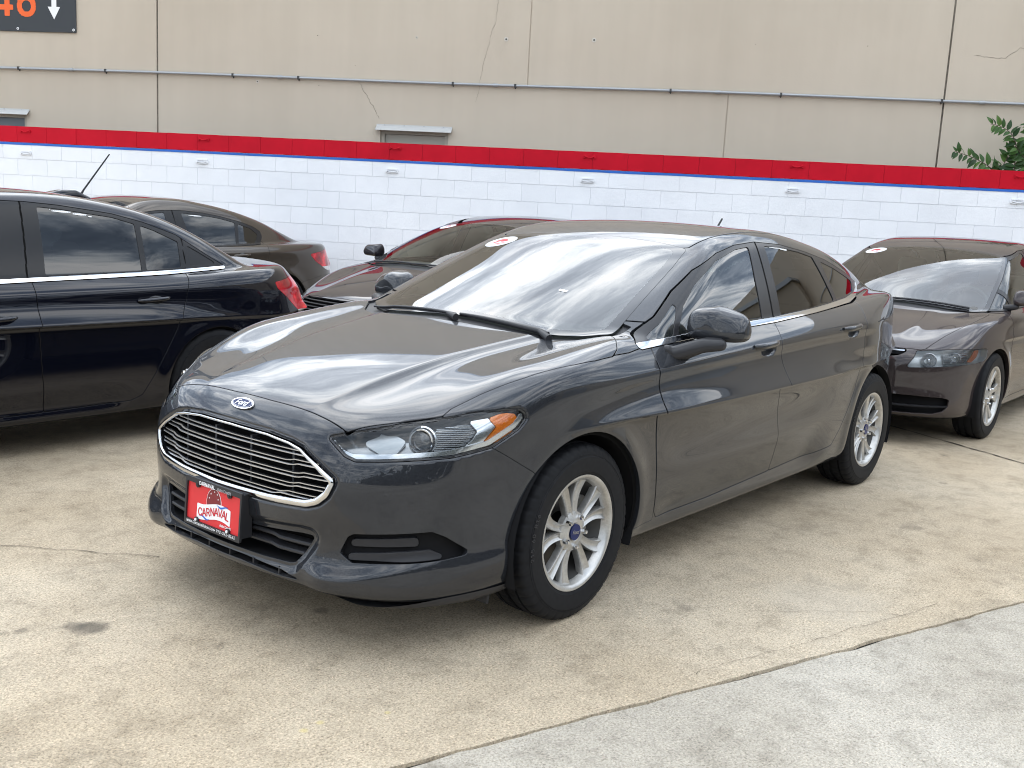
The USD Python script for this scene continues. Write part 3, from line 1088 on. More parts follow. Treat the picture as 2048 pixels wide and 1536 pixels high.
    MB().tm(trimesh.creation.extrude_polygon(ar, .002, engine='earcut'), False, frame(np.array([x1 - .315, -.0185, z0 + .165]), [1, 0, 0], [0, 0, 1], [0, -1, 0])).build('arrow', wht, s)
    for x in (x1 - .035, x1 - .85, x1 - 1.7):
        MB().tm(trimesh.creation.cylinder(.017, .006, sections=16), 30, TR(x, -.020, z0 + .035, rx=np.pi / 2)).build('screw', wht, s)
        MB().tm(trimesh.creation.cylinder(.007, .003, sections=10), 30, TR(x, -.0245, z0 + .035, rx=np.pi / 2)).build('screw_socket', board, s)


def leaf_mesh(L, W, rng):
    """a pointed leaf folded along its midrib, in its own plane: along +x, face +z"""
    t = np.linspace(0, 1, 6)
    w = W * np.sin(np.pi * t ** .8) ** .9
    droop = -.25 * L * t ** 2
    V, F = [], []
    for i in range(6):
        V += [(L * t[i], w[i], droop[i] + w[i] * .25), (L * t[i], 0, droop[i]), (L * t[i], -w[i], droop[i] + w[i] * .25)]
    for i in range(5):
        a, b = 3 * i, 3 * i + 3
        F += [(a, a + 1, b + 1, b), (a + 1, a + 2, b + 2, b + 1)]
    F = np.array(F)
    return np.array(V), F[:, ::-1]


def build_tree():
    """sapling between the wall and the warehouse, its leaf sprays showing over the wall"""
    rng = np.random.default_rng(8)
    leafm = [material(f'leaf_green_{k}', {'d': ('principled_bsdf', {'base_color': c, 'roughness': .42, 'specular_ior_level': .4}), 't': ('translucent_bsdf', {'color': tuple(x * 1.6 for x in c)}), 'm': ('mix_closure', {'fac': .28})}, [('d.BSDF', 'm.closure1'), ('t.BSDF', 'm.closure2')], surface='m.closure') for k, c in enumerate([(.030, .075, .018), (.045, .105, .022), (.075, .150, .035), (.022, .055, .018)])]
    bark = plain('bark', (.075, .055, .040), .85)
    tr = thing('sapling_tree', 'leafy green sapling rising behind the red wall top at the right edge', 'tree', matrix=wall_matrix(.55))
    # stems in wall coordinates: x along, y in depth, z up from the wall top
    base = np.array([12.45, .05, -2.1])
    stems = [[base, (12.45, .02, -.8), (12.02, -.05, -.12), (11.80, -.08, .06), (11.58, -.10, .165), (11.34, -.12, .215)],
             [base, (12.35, .0, -.6), (12.05, -.03, -.02), (12.08, -.06, .30), (11.98, -.08, .47), (11.82, -.08, .535), (11.70, -.08, .53)],
             [base, (12.40, .0, -.5), (12.20, .02, .1), (12.24, .0, .50), (12.34, .0, .85)],
             [base, (12.35, .0, -.7), (11.90, -.02, -.08), (11.96, -.04, .16), (12.10, -.05, .38)],
             [base, (12.45, .05, -.5), (12.38, .0, .0), (12.26, .0, .36), (12.12, -.05, .58)],
             [base, (12.45, .05, -.5), (12.28, .0, -.05), (12.18, -.06, .16), (12.02, -.09, .30)],
             [base, (12.55, .05, -.4), (12.42, .0, .2), (12.36, .0, .55), (12.18, -.05, .72)],
             [base, (12.3, .0, -.9), (11.98, -.03, -.25), (11.78, -.05, -.05), (11.66, -.06, .05)]]
    for s in stems:
        P = np.array(s, float)
        k = np.concatenate([[0], np.cumsum(np.linalg.norm(np.diff(P, axis=0), axis=1))])
        t = np.linspace(0, k[-1], 40)
        C = np.stack([gaussian_filter1d(np.interp(t, k, P[:, j]), 1.5, mode='nearest') for j in range(3)], 1)
        st = tube(C, np.linspace(.016, .003, 40), 6).build('stem', bark, tr)
        tan = np.gradient(C, axis=0)
        tan /= np.linalg.norm(tan, axis=1, keepdims=True)
        side = 1
        d = k[-1] * .42
        while d < k[-1]:
            p = np.array([np.interp(d, t, C[:, j]) for j in range(3)])
            if p[2] > -.12:
                u = np.array([np.interp(d, t, tan[:, j]) for j in range(3)])
                fr_ = (d / k[-1])
                L = rng.uniform(.10, .155) * (1.1 - .35 * max(0, fr_ - .85) / .15)
                ax = np.cross(u, [0, -1.0, .25])
                ax /= np.linalg.norm(ax)
                ex = ax * side * .85 + u * .5 + np.array([0, -.25, -.18]) + rng.normal(0, .16, 3)
                ex /= np.linalg.norm(ex)
                ez = np.array([0, -.75, .65]) + rng.normal(0, .25, 3)
                ey = np.cross(ez, ex)
                ey /= np.linalg.norm(ey)
                ez = np.cross(ex, ey)
                V, F = leaf_mesh(L, L * rng.uniform(.19, .25), rng)
                m = MB().add(V @ np.array([ex, ey, ez]) + p, F)
                m.build('leaf', leafm[rng.choice(4, p=[.34, .30, .14, .22])], tr)
                side = -side
            d += rng.uniform(.022, .036)


def build_across():
    """what stands across the lot, seen in the paint and the glass: a second tan building, and an added line of trees that darkens the mirrored horizon"""
    tan = paint('tan_render', (.40, .345, .27), rough=.8, var=.08, scale=.4)
    b = thing('building', 'tan flat-roofed building across the lot, seen mirrored in the side windows', 'building')
    MB().box((11.6, -30, -.05), (34, -3.4, 4.3)).build('wall', tan, b)
    MB().box((11.5, -30.1, 4.3), (34.1, -3.3, 4.42)).build('parapet', M_galv, b)
    for y in (-8, -14, -20):
        MB().box((11.56, y - 1.5, 0), (11.60, y + 1.5, 3.2)).build('door', M_galv, b)
    rng = np.random.default_rng(4)
    m = MB()
    lf = plain('added_foliage', (.030, .045, .022), .8)  # added unseen trees that darken the horizon band mirrored in the doors
    for k in range(2600):
        x = rng.uniform(-45, 11)
        c = np.array([x, -19 + rng.normal(0, 1.5) + .15 * x * 0, abs(rng.normal(0, 1)) * 1.6 + rng.uniform(0, 2.6)])
        q = rng.normal(0, 1, (3, 3)) * .7
        m.add(c + q, [(0, 1, 2)])
        m.add(c + q, [(2, 1, 0)])
    m.build('treeline', lf, None, label='added dark line of unseen trees behind the camera, darkening the car side reflections', cat='trees', kind='stuff')


build_ground()
build_wall()
build_warehouse()
build_tree()
build_across()

# ------------------------------------------------------------------ car materials and parts shared by all the cars
def car_paint(name, col, flake=.35, rough=.30):
    return material(name, {
        'tc': ('texture_coordinate', {}),
        'v': ('voronoi_texture', {'scale': 900.0, 'feature': 'f1'}),
        'fr': ('rgb_ramp', ramp((0.0, tuple(c * (1 - flake) for c in col)), (1.0, tuple(c * (1 + flake) for c in col)))),
        'sp': ('separate_color', {}),
        'dn': ('noise_texture', {'scale': 2.2, 'detail': 8.0, 'roughness': .65}),
        'dr': ('map_range', {'from_min': .35, 'from_max': .75, 'to_min': .004, 'to_max': .028}),
        'p': ('principled_bsdf', {'metallic': .5, 'roughness': rough, 'specular_ior_level': .0, 'coat_weight': 1.0, 'coat_ior': 1.54}),
    }, [('tc.object', 'v.vector'), ('tc.object', 'dn.vector'), ('v.color', 'sp.color'), ('sp.r', 'fr.fac'), ('fr.color', 'p.base_color'), ('dn.fac', 'dr.value'), ('dr.result', 'p.coat_roughness')])


def glass(name, tint, ior=1.62):
    return material(name, {'t': ('transparent_bsdf', {'color': tint}), 'g': ('glossy_bsdf', {'color': (1, 1, 1), 'roughness': 0.0}), 'f': ('fresnel', {'IOR': ior}), 'm': ('mix_closure', {})},
                    [('f.fac', 'm.fac'), ('t.BSDF', 'm.closure1'), ('g.BSDF', 'm.closure2')], surface='m.closure')


M_clear = glass('clear_glass', (.72, .82, .78), 2.25)
M_sideglass = glass('side_glass', (.55, .65, .62), 2.0)
M_privacy = glass('tinted_glass', (.045, .045, .045), 1.66)
M_lens = glass('lamp_lens', (.93, .95, .96), 1.45)
M_gloss = plain('gloss_black', (.010, .010, .011), rough=.08, coat=.5)
M_trim = plain('window_trim_black', (.012, .012, .013), rough=.22, spec=.3)
M_rubber = material('tyre_rubber', {'geo': ('geometry', {}), 'n': ('noise_texture', {'scale': 60.0, 'detail': 5.0, 'roughness': .7}), 'r': ('rgb_ramp', ramp((.3, (.0045, .0048, .006)), (.7, (.009, .0095, .011)))), 'b': ('bump', {'strength': .15, 'distance': .002}),
                                     'p': ('principled_bsdf', {'roughness': .6, 'specular_ior_level': .18})}, [('geo.position', 'n.vector'), ('n.fac', 'r.fac'), ('r.color', 'p.base_color'), ('n.fac', 'b.height'), ('b.normal', 'p.normal')])
M_alloy = material('alloy_silver', {'geo': ('geometry', {}), 'n': ('noise_texture', {'scale': 9.0, 'detail': 7.0, 'roughness': .7}), 'r': ('rgb_ramp', ramp((.3, (.36, .352, .335)), (.65, (.52, .515, .50)))), 'rr': ('map_range', {'to_min': .22, 'to_max': .42}),
                                    'p': ('principled_bsdf', {'metallic': .85, 'coat_weight': .3})}, [('geo.position', 'n.vector'), ('n.fac', 'r.fac'), ('r.color', 'p.base_color'), ('n.fac', 'rr.value'), ('rr.result', 'p.roughness')])
M_disc = plain('brake_disc', (.10, .095, .09), .4, .8)
M_iron = plain('brake_caliper', (.34, .33, .30), .55, .3)
M_chrome = plain('chrome', (.72, .73, .75), .05, 1.0)
M_satin = plain('satin_metal', (.62, .63, .65), .22, 1.0)
M_dark = plain('dark_cavity', (.004, .004, .004), .9, spec=.1)
M_liner = plain('arch_liner', (.008, .008, .009), .85, spec=.2)
M_cabin = plain('cabin_plastic', (.10, .097, .09), .6)
M_seat = plain('seat_cloth', (.30, .275, .235), .85)
M_head = plain('headliner', (.48, .45, .40), .9)
M_amber = material('amber_reflector', {'geo': ('geometry', {}), 'v': ('voronoi_texture', {'scale': 160.0, 'feature': 'f1'}), 'b': ('bump', {'strength': .35, 'distance': .004}), 'p': ('principled_bsdf', {'base_color': (.90, .24, .012), 'roughness': .18, 'metallic': .1, 'coat_weight': 1.0})},
                    [('geo.position', 'v.vector'), ('v.distance', 'b.height'), ('b.normal', 'p.normal')])
M_redlamp = material('red_lamp', {'tc': ('texture_coordinate', {}), 'n': ('noise_texture', {'scale': 9.0, 'detail': 2.0}), 'r': ('rgb_ramp', ramp((.35, (.10, .001, .003)), (.55, (.30, .004, .010)), (.68, (.62, .02, .03)))), 'p': ('principled_bsdf', {'roughness': .12, 'coat_weight': .6, 'specular_ior_level': .3})}, [('tc.object', 'n.vector'), ('n.fac', 'r.fac'), ('r.color', 'p.base_color')])
M_clearthin = glass('plain_clear_glass', (.80, .88, .84), 1.42)
M_clearlamp = plain('reverse_lamp', (.55, .55, .55), .12, .4)
M_paper = plain('white_paper', (.80, .80, .80), .8)
M_redprint = plain('red_print', (.50, .02, .03), .5)
M_bluedeep = plain('badge_blue', (.003, .009, .055), .3, spec=.35)


M_rubberhi = plain('raised_rubber', (.020, .020, .022), .55, spec=.3)


def tyre_mesh(R, w, rim, n=252):
    hw = w / 2
    prof = [(rim - .012, -hw * .80), (rim + .004, -hw * .90), (rim + .014, -hw * .93), (rim + .018, -hw * .955), (rim + .0185, -hw * .965), ((R + rim) / 2 - .014, -hw * 1.0), ((R + rim) / 2 + .014, -hw * .995), (R - .041, -hw * .968), (R - .0405, -hw * .978), (R - .037, -hw * .976), (R - .0365, -hw * .962), (R - .030, -hw * .945), (R - .016, -hw * .90), (R - .007, -hw * .83), (R - .002, -hw * .74),
            (R, -hw * .60), (R, -hw * .50), (R - .008, -hw * .49), (R - .008, -hw * .42), (R + .001, -hw * .41), (R + .001, -hw * .10), (R - .008, -hw * .09), (R - .008, hw * .09), (R + .001, hw * .10), (R + .001, hw * .41), (R - .008, hw * .42), (R - .008, hw * .49), (R, hw * .5),
            (R, hw * .60), (R - .004, hw * .78), (R - .020, hw * .93), ((R + rim) / 2, hw * 1.0), (rim + .01, hw * .92), (rim - .012, hw * .80)]
    prof = np.array(prof)
    m = revolve(prof, n)
    V = np.array(m.vertices).reshape(len(prof), n, 3)
    a = np.arange(n)
    for i, (r, h) in enumerate(prof):
        k = 0
        if abs(h) > hw * .52 and r > R - .020:
            k = .0055
        elif .4 * hw > abs(h) > hw * .095 and r > R - .004:
            k = .004
        if k:
            sel = (a % 6) == (0 if h < 0 else 3)
            s = (r - k) / r
            V[i, sel, 0] *= s
            V[i, sel, 2] *= s
    return trimesh.Trimesh(V.reshape(-1, 3), m.faces, process=False)


def rim_mesh(rim, w):
    hw = w / 2
    prof = [(rim - .020, -hw * .62), (rim - .012, -hw * .84), (rim - .004, -hw * .905), (rim + .002, -hw * .93), (rim + .007, -hw * .925), (rim + .007, -hw * .86), (rim - .010, -hw * .80)]
    barrel = [(rim - .050, -hw * .10), (rim - .030, -hw * .40), (rim - .020, -hw * .62)]
    back = [(rim - .050, hw * .8), (rim - .050, -hw * .10)]
    return prof, barrel, back


def spoke(ang0, ang1, r0, r1, y0, ymid, y1, w0, wm, w1, t=.018, groove=.004, n=14, bend=.0):
    """one cast spoke from hub to rim: rounded section with a shallow groove; bends from angle ang0 to ang1"""
    mb = MB()
    s = np.linspace(0, 1, n)
    r = r0 + (r1 - r0) * s
    a = ang0 + (ang1 - ang0) * (s ** 1.3) + bend * np.sin(np.pi * s)
    y = y0 * (1 - s) ** 2 + 2 * ymid * s * (1 - s) + y1 * s * s
    wd = w0 * (1 - s) ** 2 + 2 * wm * s * (1 - s) + w1 * s * s
    V = []
    sec = np.array([(-1, .9), (-.98, .25), (-.80, 0.0), (-.35, groove / t * .9), (0, groove / t), (.35, groove / t * .9), (.80, 0.0), (.98, .25), (1, .9)])
    for k in range(n):
        er = np.array([math.cos(a[k]), 0, math.sin(a[k])])
        et = np.array([-math.sin(a[k]), 0, math.cos(a[k])])
        g = 1 - .9 * abs(2 * s[k] - 1) ** 4
        for u, d in sec:
            dep = d * t if d > .2 else d * t * g
            V.append(er * r[k] + et * (u * wd[k] / 2) + np.array([0, y[k] + dep, 0]))
    m = len(sec)
    F = []
    for i in range(n - 1):
        for j in range(m - 1):
            F.append((i * m + j, (i + 1) * m + j, (i + 1) * m + j + 1, i * m + j + 1))
    tm = trimesh.Trimesh(np.array(V), np.vstack([np.array(F)[:, [0, 1, 2]], np.array(F)[:, [0, 2, 3]]]), process=False)
    # outward is -y
    if tm.face_normals[len(F) // 2][1] > 0:
        tm.invert()
    return tm


def build_wheel(car, pos, R, w, rim, style, steer=0.0, mirror=False, spin=0.0, badge=None, n=252):
    """wheel with its outer face towards -y (mirror: +y); tyre bottom at z=0 of the car"""
    T = TR(*pos, rz=math.radians(steer)) @ TR(ry=spin)
    if mirror:
        T = TR(*pos, rz=math.radians(steer)) @ np.diag([1, -1, 1, 1.0]) @ TR(ry=spin)
    hw = w / 2
    tw = MB().tm(tyre_mesh(R, w, rim, n), 28).build('wheel', M_rubber, car, T=T)
    if badge:
        a0, rr_ = 3.42, (R + rim) / 2 + .012
        for i, ch in enumerate('215 60 R16'):
            if ch == ' ':
                continue
            t = text(ch, .017, .0016, True)
            cx_ = t.bounds.mean(0)
            t.apply_translation([-cx_[0], -.0085, 0])
            a = a0 - i * .062
            er, et = np.array([math.cos(a), 0, math.sin(a)]), np.array([math.sin(a), 0, -math.cos(a)])
            MB().tm(t, False, frame(er * rr_ + np.array([0, -hw * .994, 0]), et, er, [0, -1, 0])).build('tyre_lettering', M_rubberhi, tw, T=T)
    prof, barrel, back = rim_mesh(rim, w)
    mb = MB()
    mb.tm(revolve(prof, 72), 40)
    mb.build('rim', M_alloy, tw, T=T)
    MB().tm(revolve(barrel + [], 60), 40).tm(revolve(back[::-1], 60), 40).build('barrel', plain_barrel, tw, T=T)
    yf = -hw * .80
    if style == 'ten':
        for k in range(5):
            for s in (-1, 1):
                b = k * 2 * np.pi / 5 + np.pi / 2 + .30
                m = spoke(b + s * .20, b + s * .318, .052, rim - .006, yf + .010, yf + .020, yf + .001, .036, .030, .060, t=.030, groove=.009, bend=-s * .045)
                MB().tm(m, 50).build('spoke', M_alloy, tw, T=T)
    elif style == 'five_split':
        for k in range(5):
            for s in (-1, 1):
                b = k * 2 * np.pi / 5 + np.pi / 2
                m = spoke(b + s * .16, b + s * .25, .05, rim - .008, yf + .015, yf + .015, yf, .030, .030, .056, t=.026, groove=.0)
                MB().tm(m, 50).build('spoke', M_alloy, tw, T=T)
    else:
        for k in range(7):
            b = k * 2 * np.pi / 7
            MB().tm(spoke(b, b, .05, rim - .008, yf + .012, yf + .02, yf, .05, .04, .07, t=.026), 50).build('spoke', M_alloy, tw, T=T)
    hub = revolve([(.0, yf + .008), (.030, yf + .008), (.036, yf + .004), (.052, yf + .006), (.074, yf + .016), (.078, yf + .036)], 40)
    MB().tm(hub, 40).build('hub', M_alloy, tw, T=T)
    cap = MB().tm(trimesh.creation.cylinder(.030, .006, sections=32), 40, TR(0, yf + .003, 0, rx=np.pi / 2))
    cp = cap.build('centre_cap', M_bluedeep if badge else M_alloy, tw, T=T)
    if badge:
        t = text(badge, .013, .001, False, .25)
        c = t.bounds.mean(0)
        MB().tm(t, False, frame(np.array([-c[0], yf - .0012, -c[1] + .0]), [1, 0, 0], [0, 0, 1], [0, -1, 0])).build('cap_lettering', M_satin, tw, T=T)
    for k in range(5):
        a = k * 2 * np.pi / 5 + np.pi / 2 + .30 + .62
        x, z = .0572 * math.cos(a), .0572 * math.sin(a)
        m = MB().tm(revolve([(0, yf - .012), (.0075, yf - .010), (.0098, yf - .002), (.0102, yf + .012)], 6), False, TR(x, 0, z))
        m.build('lug_nut', M_chrome, tw, T=T)
    MB().tm(revolve([(.06, .0), (.14, .0), (.142, .004), (.142, .02)], 48), 30).build('brake_disc', M_disc, tw, T=T)
    # caliper stays with the hub carrier
    c = MB().tm(rounded_box((.06, .07, .15), .012, 1), 40, TR(.135, .012, .03))
    c.build('caliper', M_iron, tw, T=TR(*pos) @ (np.diag([1, -1, 1, 1.0]) if mirror else np.eye(4)))
    return tw


plain_barrel = plain('rim_barrel', (.055, .054, .052), .45, .6)


def arch_liner(car, cx, cz, r, y0, y1):
    """half drum over a wheel, one each side"""
    a = np.linspace(-.35, np.pi + .35, 28)
    for s in (1, -1):
        mb = MB()
        P = np.stack([cx + r * np.cos(a), 0 * a, cz + r * np.sin(a)], 1)
        A, B = P + [0, s * y1, 0], P + [0, s * y0, 0]
        q = np.arange(27)
        N = np.stack([-np.cos(a), 0 * a, -np.sin(a)], 1)
        F = np.stack([q, q + 28, q + 29, q + 1], 1)
        mb.add(np.vstack([A, B]), F if s > 0 else F[:, ::-1], np.vstack([N, N]))
        c = np.vstack([B, [[cx, s * y0, cz]]])
        F = np.stack([q, np.full(27, 28), q + 1], 1)
        mb.add(c, F if s > 0 else F[:, ::-1])
        mb.build('wheel_arch_liner', M_liner, car)


def push(sh, fn, depth, ramp_in, h=.002):
    """presses the skin in where fn < 0, ramping over ramp_in (rounded both ends)"""
    s = fn(sh.V)
    near = s < .004
    if not near.any():
        return sh
    idx = np.nonzero(near)[0]
    V, N = sh.V.copy(), sh.N.copy()
    g = np.stack([fn(V[idx] + e) - fn(V[idx] - e) for e in np.eye(3) * h], -1) / (2 * h)
    u = np.clip(-s[idx] / ramp_in, 0, 1)
    hgt = depth * (u * u * (3 - 2 * u))
    dh = depth * 6 * u * (1 - u) / ramp_in * -1
    V[idx] -= N[idx] * hgt[:, None]
    n = N[idx] + dh[:, None] * g
    N[idx] = n / np.linalg.norm(n, axis=1, keepdims=True)
    return Sheet(V, N, sh.F)


def xmirror_parts(sheet, name, mat, car, depth=.012, label=None, parent=None, bevel=.0015):
    """builds a side panel on both sides; returns (right-hand y>0 prim, left-hand y<0 prim)"""
    out = []
    for flip in (True, False):
        mb = MB()
        sheet.to(mb, depth, bevel, flip=flip)
        out.append(mb.build(name, mat, parent[len(out)] if parent else car, label=label))
    return out


def seat(car, x, y, w=.50, rear=False, drop=0.0):
    mb = MB()
    mb.tm(hull_spheres([(x - .05 + dx, y + dy, .42 + dz, .07) for dx in (-.20, .22) for dy in (-w / 2 + .07, w / 2 - .07) for dz in (0, .06)]), 40)
    mb.tm(hull_spheres([(x + .24 + .02 * k + dz * .30, y + dy * (1 - .12 * dz / .55), .50 + dz, .06) for k in (0, 1) for dy in (-w / 2 + .06, w / 2 - .06) for dz in (0, .55 - drop)]), 40)
    s = mb.build('seat', M_seat, car)
    h = MB()
    for yy in ((0,) if not rear else (-.36, .36)):
        h.tm(hull_spheres([(x + .46, y + yy + dy, 1.16 - drop + dz, .045) for dy in (-.08, .08) for dz in (0, .10)]), 40)
        h.tm(trimesh.creation.cylinder(.007, .14, sections=8), 30, TR(x + .455, y + yy + .05, 1.09 - drop)).tm(trimesh.creation.cylinder(.007, .14, sections=8), 30, TR(x + .455, y + yy - .05, 1.09 - drop))
    h.build('headrest', M_seat, s)


M_lampbowl = plain('lamp_bowl', (.33, .34, .35), .2, .8)
M_silverplastic = plain('bright_plastic', (.70, .71, .72), .14, .85)
M_ballglass = plain('projector_glass', (.05, .055, .06), .02, coat=1.0)
M_flute = material('fluted_reflector', {'tc': ('texture_coordinate', {}), 'w': ('wave_texture', {'wave_type': 'bands', 'bands_direction': 'z', 'scale': 26.0, 'distortion': .6}), 'b': ('bump', {'strength': .8, 'distance': .01}), 'p': ('principled_bsdf', {'base_color': (.50, .51, .52), 'metallic': .9, 'roughness': .12})},
                   [('tc.object', 'w.vector'), ('w.fac', 'b.height'), ('b.normal', 'p.normal')])
M_platered = plain('plate_red', (.62, .025, .030), .45)
M_maroon = plain('maroon_print', (.17, .012, .016), .5)
M_greyprint = plain('grey_print', (.42, .42, .43), .5)
M_lampgrey = plain('lamp_grey', (.48, .50, .51), .28, .45)


def sticker_shapes(x, y, rx, ry, rot):
    """oval white screen sticker with a few red printed shapes, in plan"""
    E = lambda dx, dy, a, b: affinity.rotate(affinity.translate(affinity.scale(sg.Point(0, 0).buffer(1, 24), a, b), x + dx, y + dy), rot, origin=(x, y))
    out = [(E(0, 0, rx, ry), M_paper, .0012)]
    for dx, dy, a, b in ((rx * .30, ry * .05, rx * .26, ry * .40), (rx * .02, -ry * .22, rx * .16, ry * .26), (rx * .0, ry * .38, rx * .13, ry * .20), (-rx * .42, ry * .0, rx * .09, ry * .62), (-rx * .66, ry * .0, rx * .05, ry * .40)):
        out.append((E(dx, dy, a, b), M_redprint, .002))
    return out

# ------------------------------------------------------------------ the grey saloon in front: its skin
def fusion_body():
    plan = curve([(-0.3, 0.02), (-0.2, .010), (0, 0), (.2, .010), (.34, .028), (.48, .064), (.595, .128), (.69, .215), (.768, .33), (.825, .475), (.865, .64), (.91, .95)], .03)
    xc = curve([(0.1, -.80), (.16, -.855), (.205, -.915), (.245, -.940), (.29, -.940), (.34, -.926), (.39, -.922), (.485, -.928), (.565, -.926), (.645, -.912), (.715, -.884), (.775, -.846), (.88, -.75)], .02)
    xr = curve([(.1, 3.64), (.2, 3.70), (.3, 3.78), (.5, 3.835), (.7, 3.84), (.88, 3.825), (.98, 3.81), (1.1, 3.79)], .02)
    planr = curve([(-.3, .02), (0, 0), (.3, .025), (.43, .06), (.56, .13), (.65, .24), (.73, .40), (.80, .65), (.86, .95)], .03)
    P = curve([(-1.1, .69), (-.9, .765), (-.6, .828), (-.3, .862), (0, .877), (.5, .883), (1.3, .886), (2.1, .887), (2.7, .883), (3.0, .868), (3.3, .842), (3.5, .806), (3.7, .752), (3.95, .66)], .08)
    sec = curve([(.10, -.14), (.18, -.078), (.24, -.042), (.30, -.026), (.42, -.014), (.5, -.010), (.62, -.011), (.75, -.005), (.87, 0), (.94, -.004), (1.05, -.02), (1.2, -.05)], .025)
    zc = curve([(-.9, .775), (-.45, .83), (0, .862), (.42, .884), (1.1, .912), (1.45, .925), (2.03, .945), (2.46, .951), (3.0, .952), (3.5, .940), (3.85, .915)], .08)
    mc = curve([(-.9, 0), (-.5, .05), (-.1, .35), (.3, .62), (.8, .72), (2.7, .72), (3.3, .5), (3.8, .3)], .08)
    zl = curve([(-.2, .41), (.45, .432), (.65, .438), (1.5, .460), (2.15, .494), (2.6, .52)], .08)
    zshelf = curve([(-1, .29), (-.7, .30), (-.45, .325), (-.2, .35)], .03)

    def side(x, z):
        w = P(x) + sec(z)
        s = z - zc(x)
        w = w - mc(x) * splus(s, .007)
        # hollow just below the shoulder line
        w = w - .007 * np.exp(-((s + .07) / .045) ** 2) * sstep(x, -.2, .3) * sstep(-x, -3.4, -2.9)
        win = sstep(x, .38, .75) * sstep(-x, -2.30, -1.90)
        s = z - zl(x)
        w = w - win * (.20 * splus(-s, .007) - .002) * sstep(z, .2, .32) - win * .010 * np.exp(-((s - .11) / .085) ** 2)
        for cx in (0.0, 2.85):
            r = np.hypot(x - cx, z - .33)
            w = w + .011 * np.exp(-((r - .385) / .05) ** 2) * sstep(z, .15, .3)
        # front corner: ledge under the fog lamp pocket
        s = z - zshelf(x)
        w = w + .020 * (1 - sstep(s, -.025, .040)) * sstep(-x, .25, .5)
        return w

    Tc = curve([(-1.1, .44), (-1.0, .58), (-.93, .672), (-.89, .722), (-.86, .752), (-.80, .784), (-.6, .844), (-.4, .892), (-.2, .930), (0, .960), (.2, .988), (.35, 1.005), (.6, 1.02), (1.3, 1.035), (2.4, 1.065), (3.0, 1.090), (3.3, 1.098), (3.55, 1.088), (3.74, 1.067), (3.9, 1.01)], .032)
    yr = curve([(-.95, .26), (-.85, .285), (-.4, .345), (0, .40), (.3, .445), (.6, .48)], .06)

    def top(x, y):
        fade = sstep(-x, .05, .75)
        xe = x - plan(y) * fade * .95
        t = Tc(xe) - .024 * y * y - .03 * np.maximum(y - .62, 0) ** 2
        hoodw = sstep(-x, -.55, -.3)
        h = .0150 * sstep(x, -.92, -.40) * hoodw
        s = splus(y - yr(x), .006)
        t = t - h * (s / .080) * np.exp(1 - s / .080)
        # wing crown outside the valley
        t = t + .014 * hoodw * np.exp(-((y - .715) / .10) ** 2) * sstep(x, -.85, -.35)
        return t

    def front(y, z):
        s = z - (.292 + .05 * sstep(y, .5, .8))
        return xc(z) + plan(y) * (1 - .10 * sstep(z, .62, .8)) - .028 * (1 - sstep(s, -.025, .040)) * sstep(y, .36, .52)

    def rear(y, z):
        return xr(z) - planr(y)

    Gc = curve([(-.3, .78), (0, .905), (.26, 1.018), (.55, 1.135), (.85, 1.250), (1.05, 1.325), (1.163, 1.364), (1.3, 1.400), (1.5, 1.430), (1.7, 1.443), (1.9, 1.443), (2.1, 1.431), (2.35, 1.403), (2.675, 1.355), (3.04, 1.271), (3.32, 1.196), (3.55, 1.118), (3.8, 1.0)], .055)
    ac = curve([(-.5, .25), (.3, .25), (.9, .18), (1.3, .06), (1.8, 0), (2.5, -.04), (3.0, -.14), (3.6, -.2)], .1)

    def roof(x, y):
        return Gc(x - ac(x) * y * y) - .072 * y * y

    B = curve([(-.2, .725), (.1, .770), (.32, .794), (.6, .812), (1.3, .820), (2.0, .815), (2.45, .780), (2.85, .728), (3.2, .655), (3.6, .575), (4.0, .47)], .08)

    def gside(x, z):
        t = np.maximum(z - .98, -.3)
        return B(x) - .40 * t - .31 * t * np.abs(t)

    zb = curve([(-1, .232), (-.85, .215), (-.7, .200), (-.4, .195), (.4, .195), (2.4, .20), (3.2, .22), (3.9, .26)], .05)
    return Body(top, side, front, rear, zb, roof, gside, -1.0, 3.90, dict(side_front=.10, side_rear=.10, top=.070, bottom=.04, rail=.10, belt=.035))

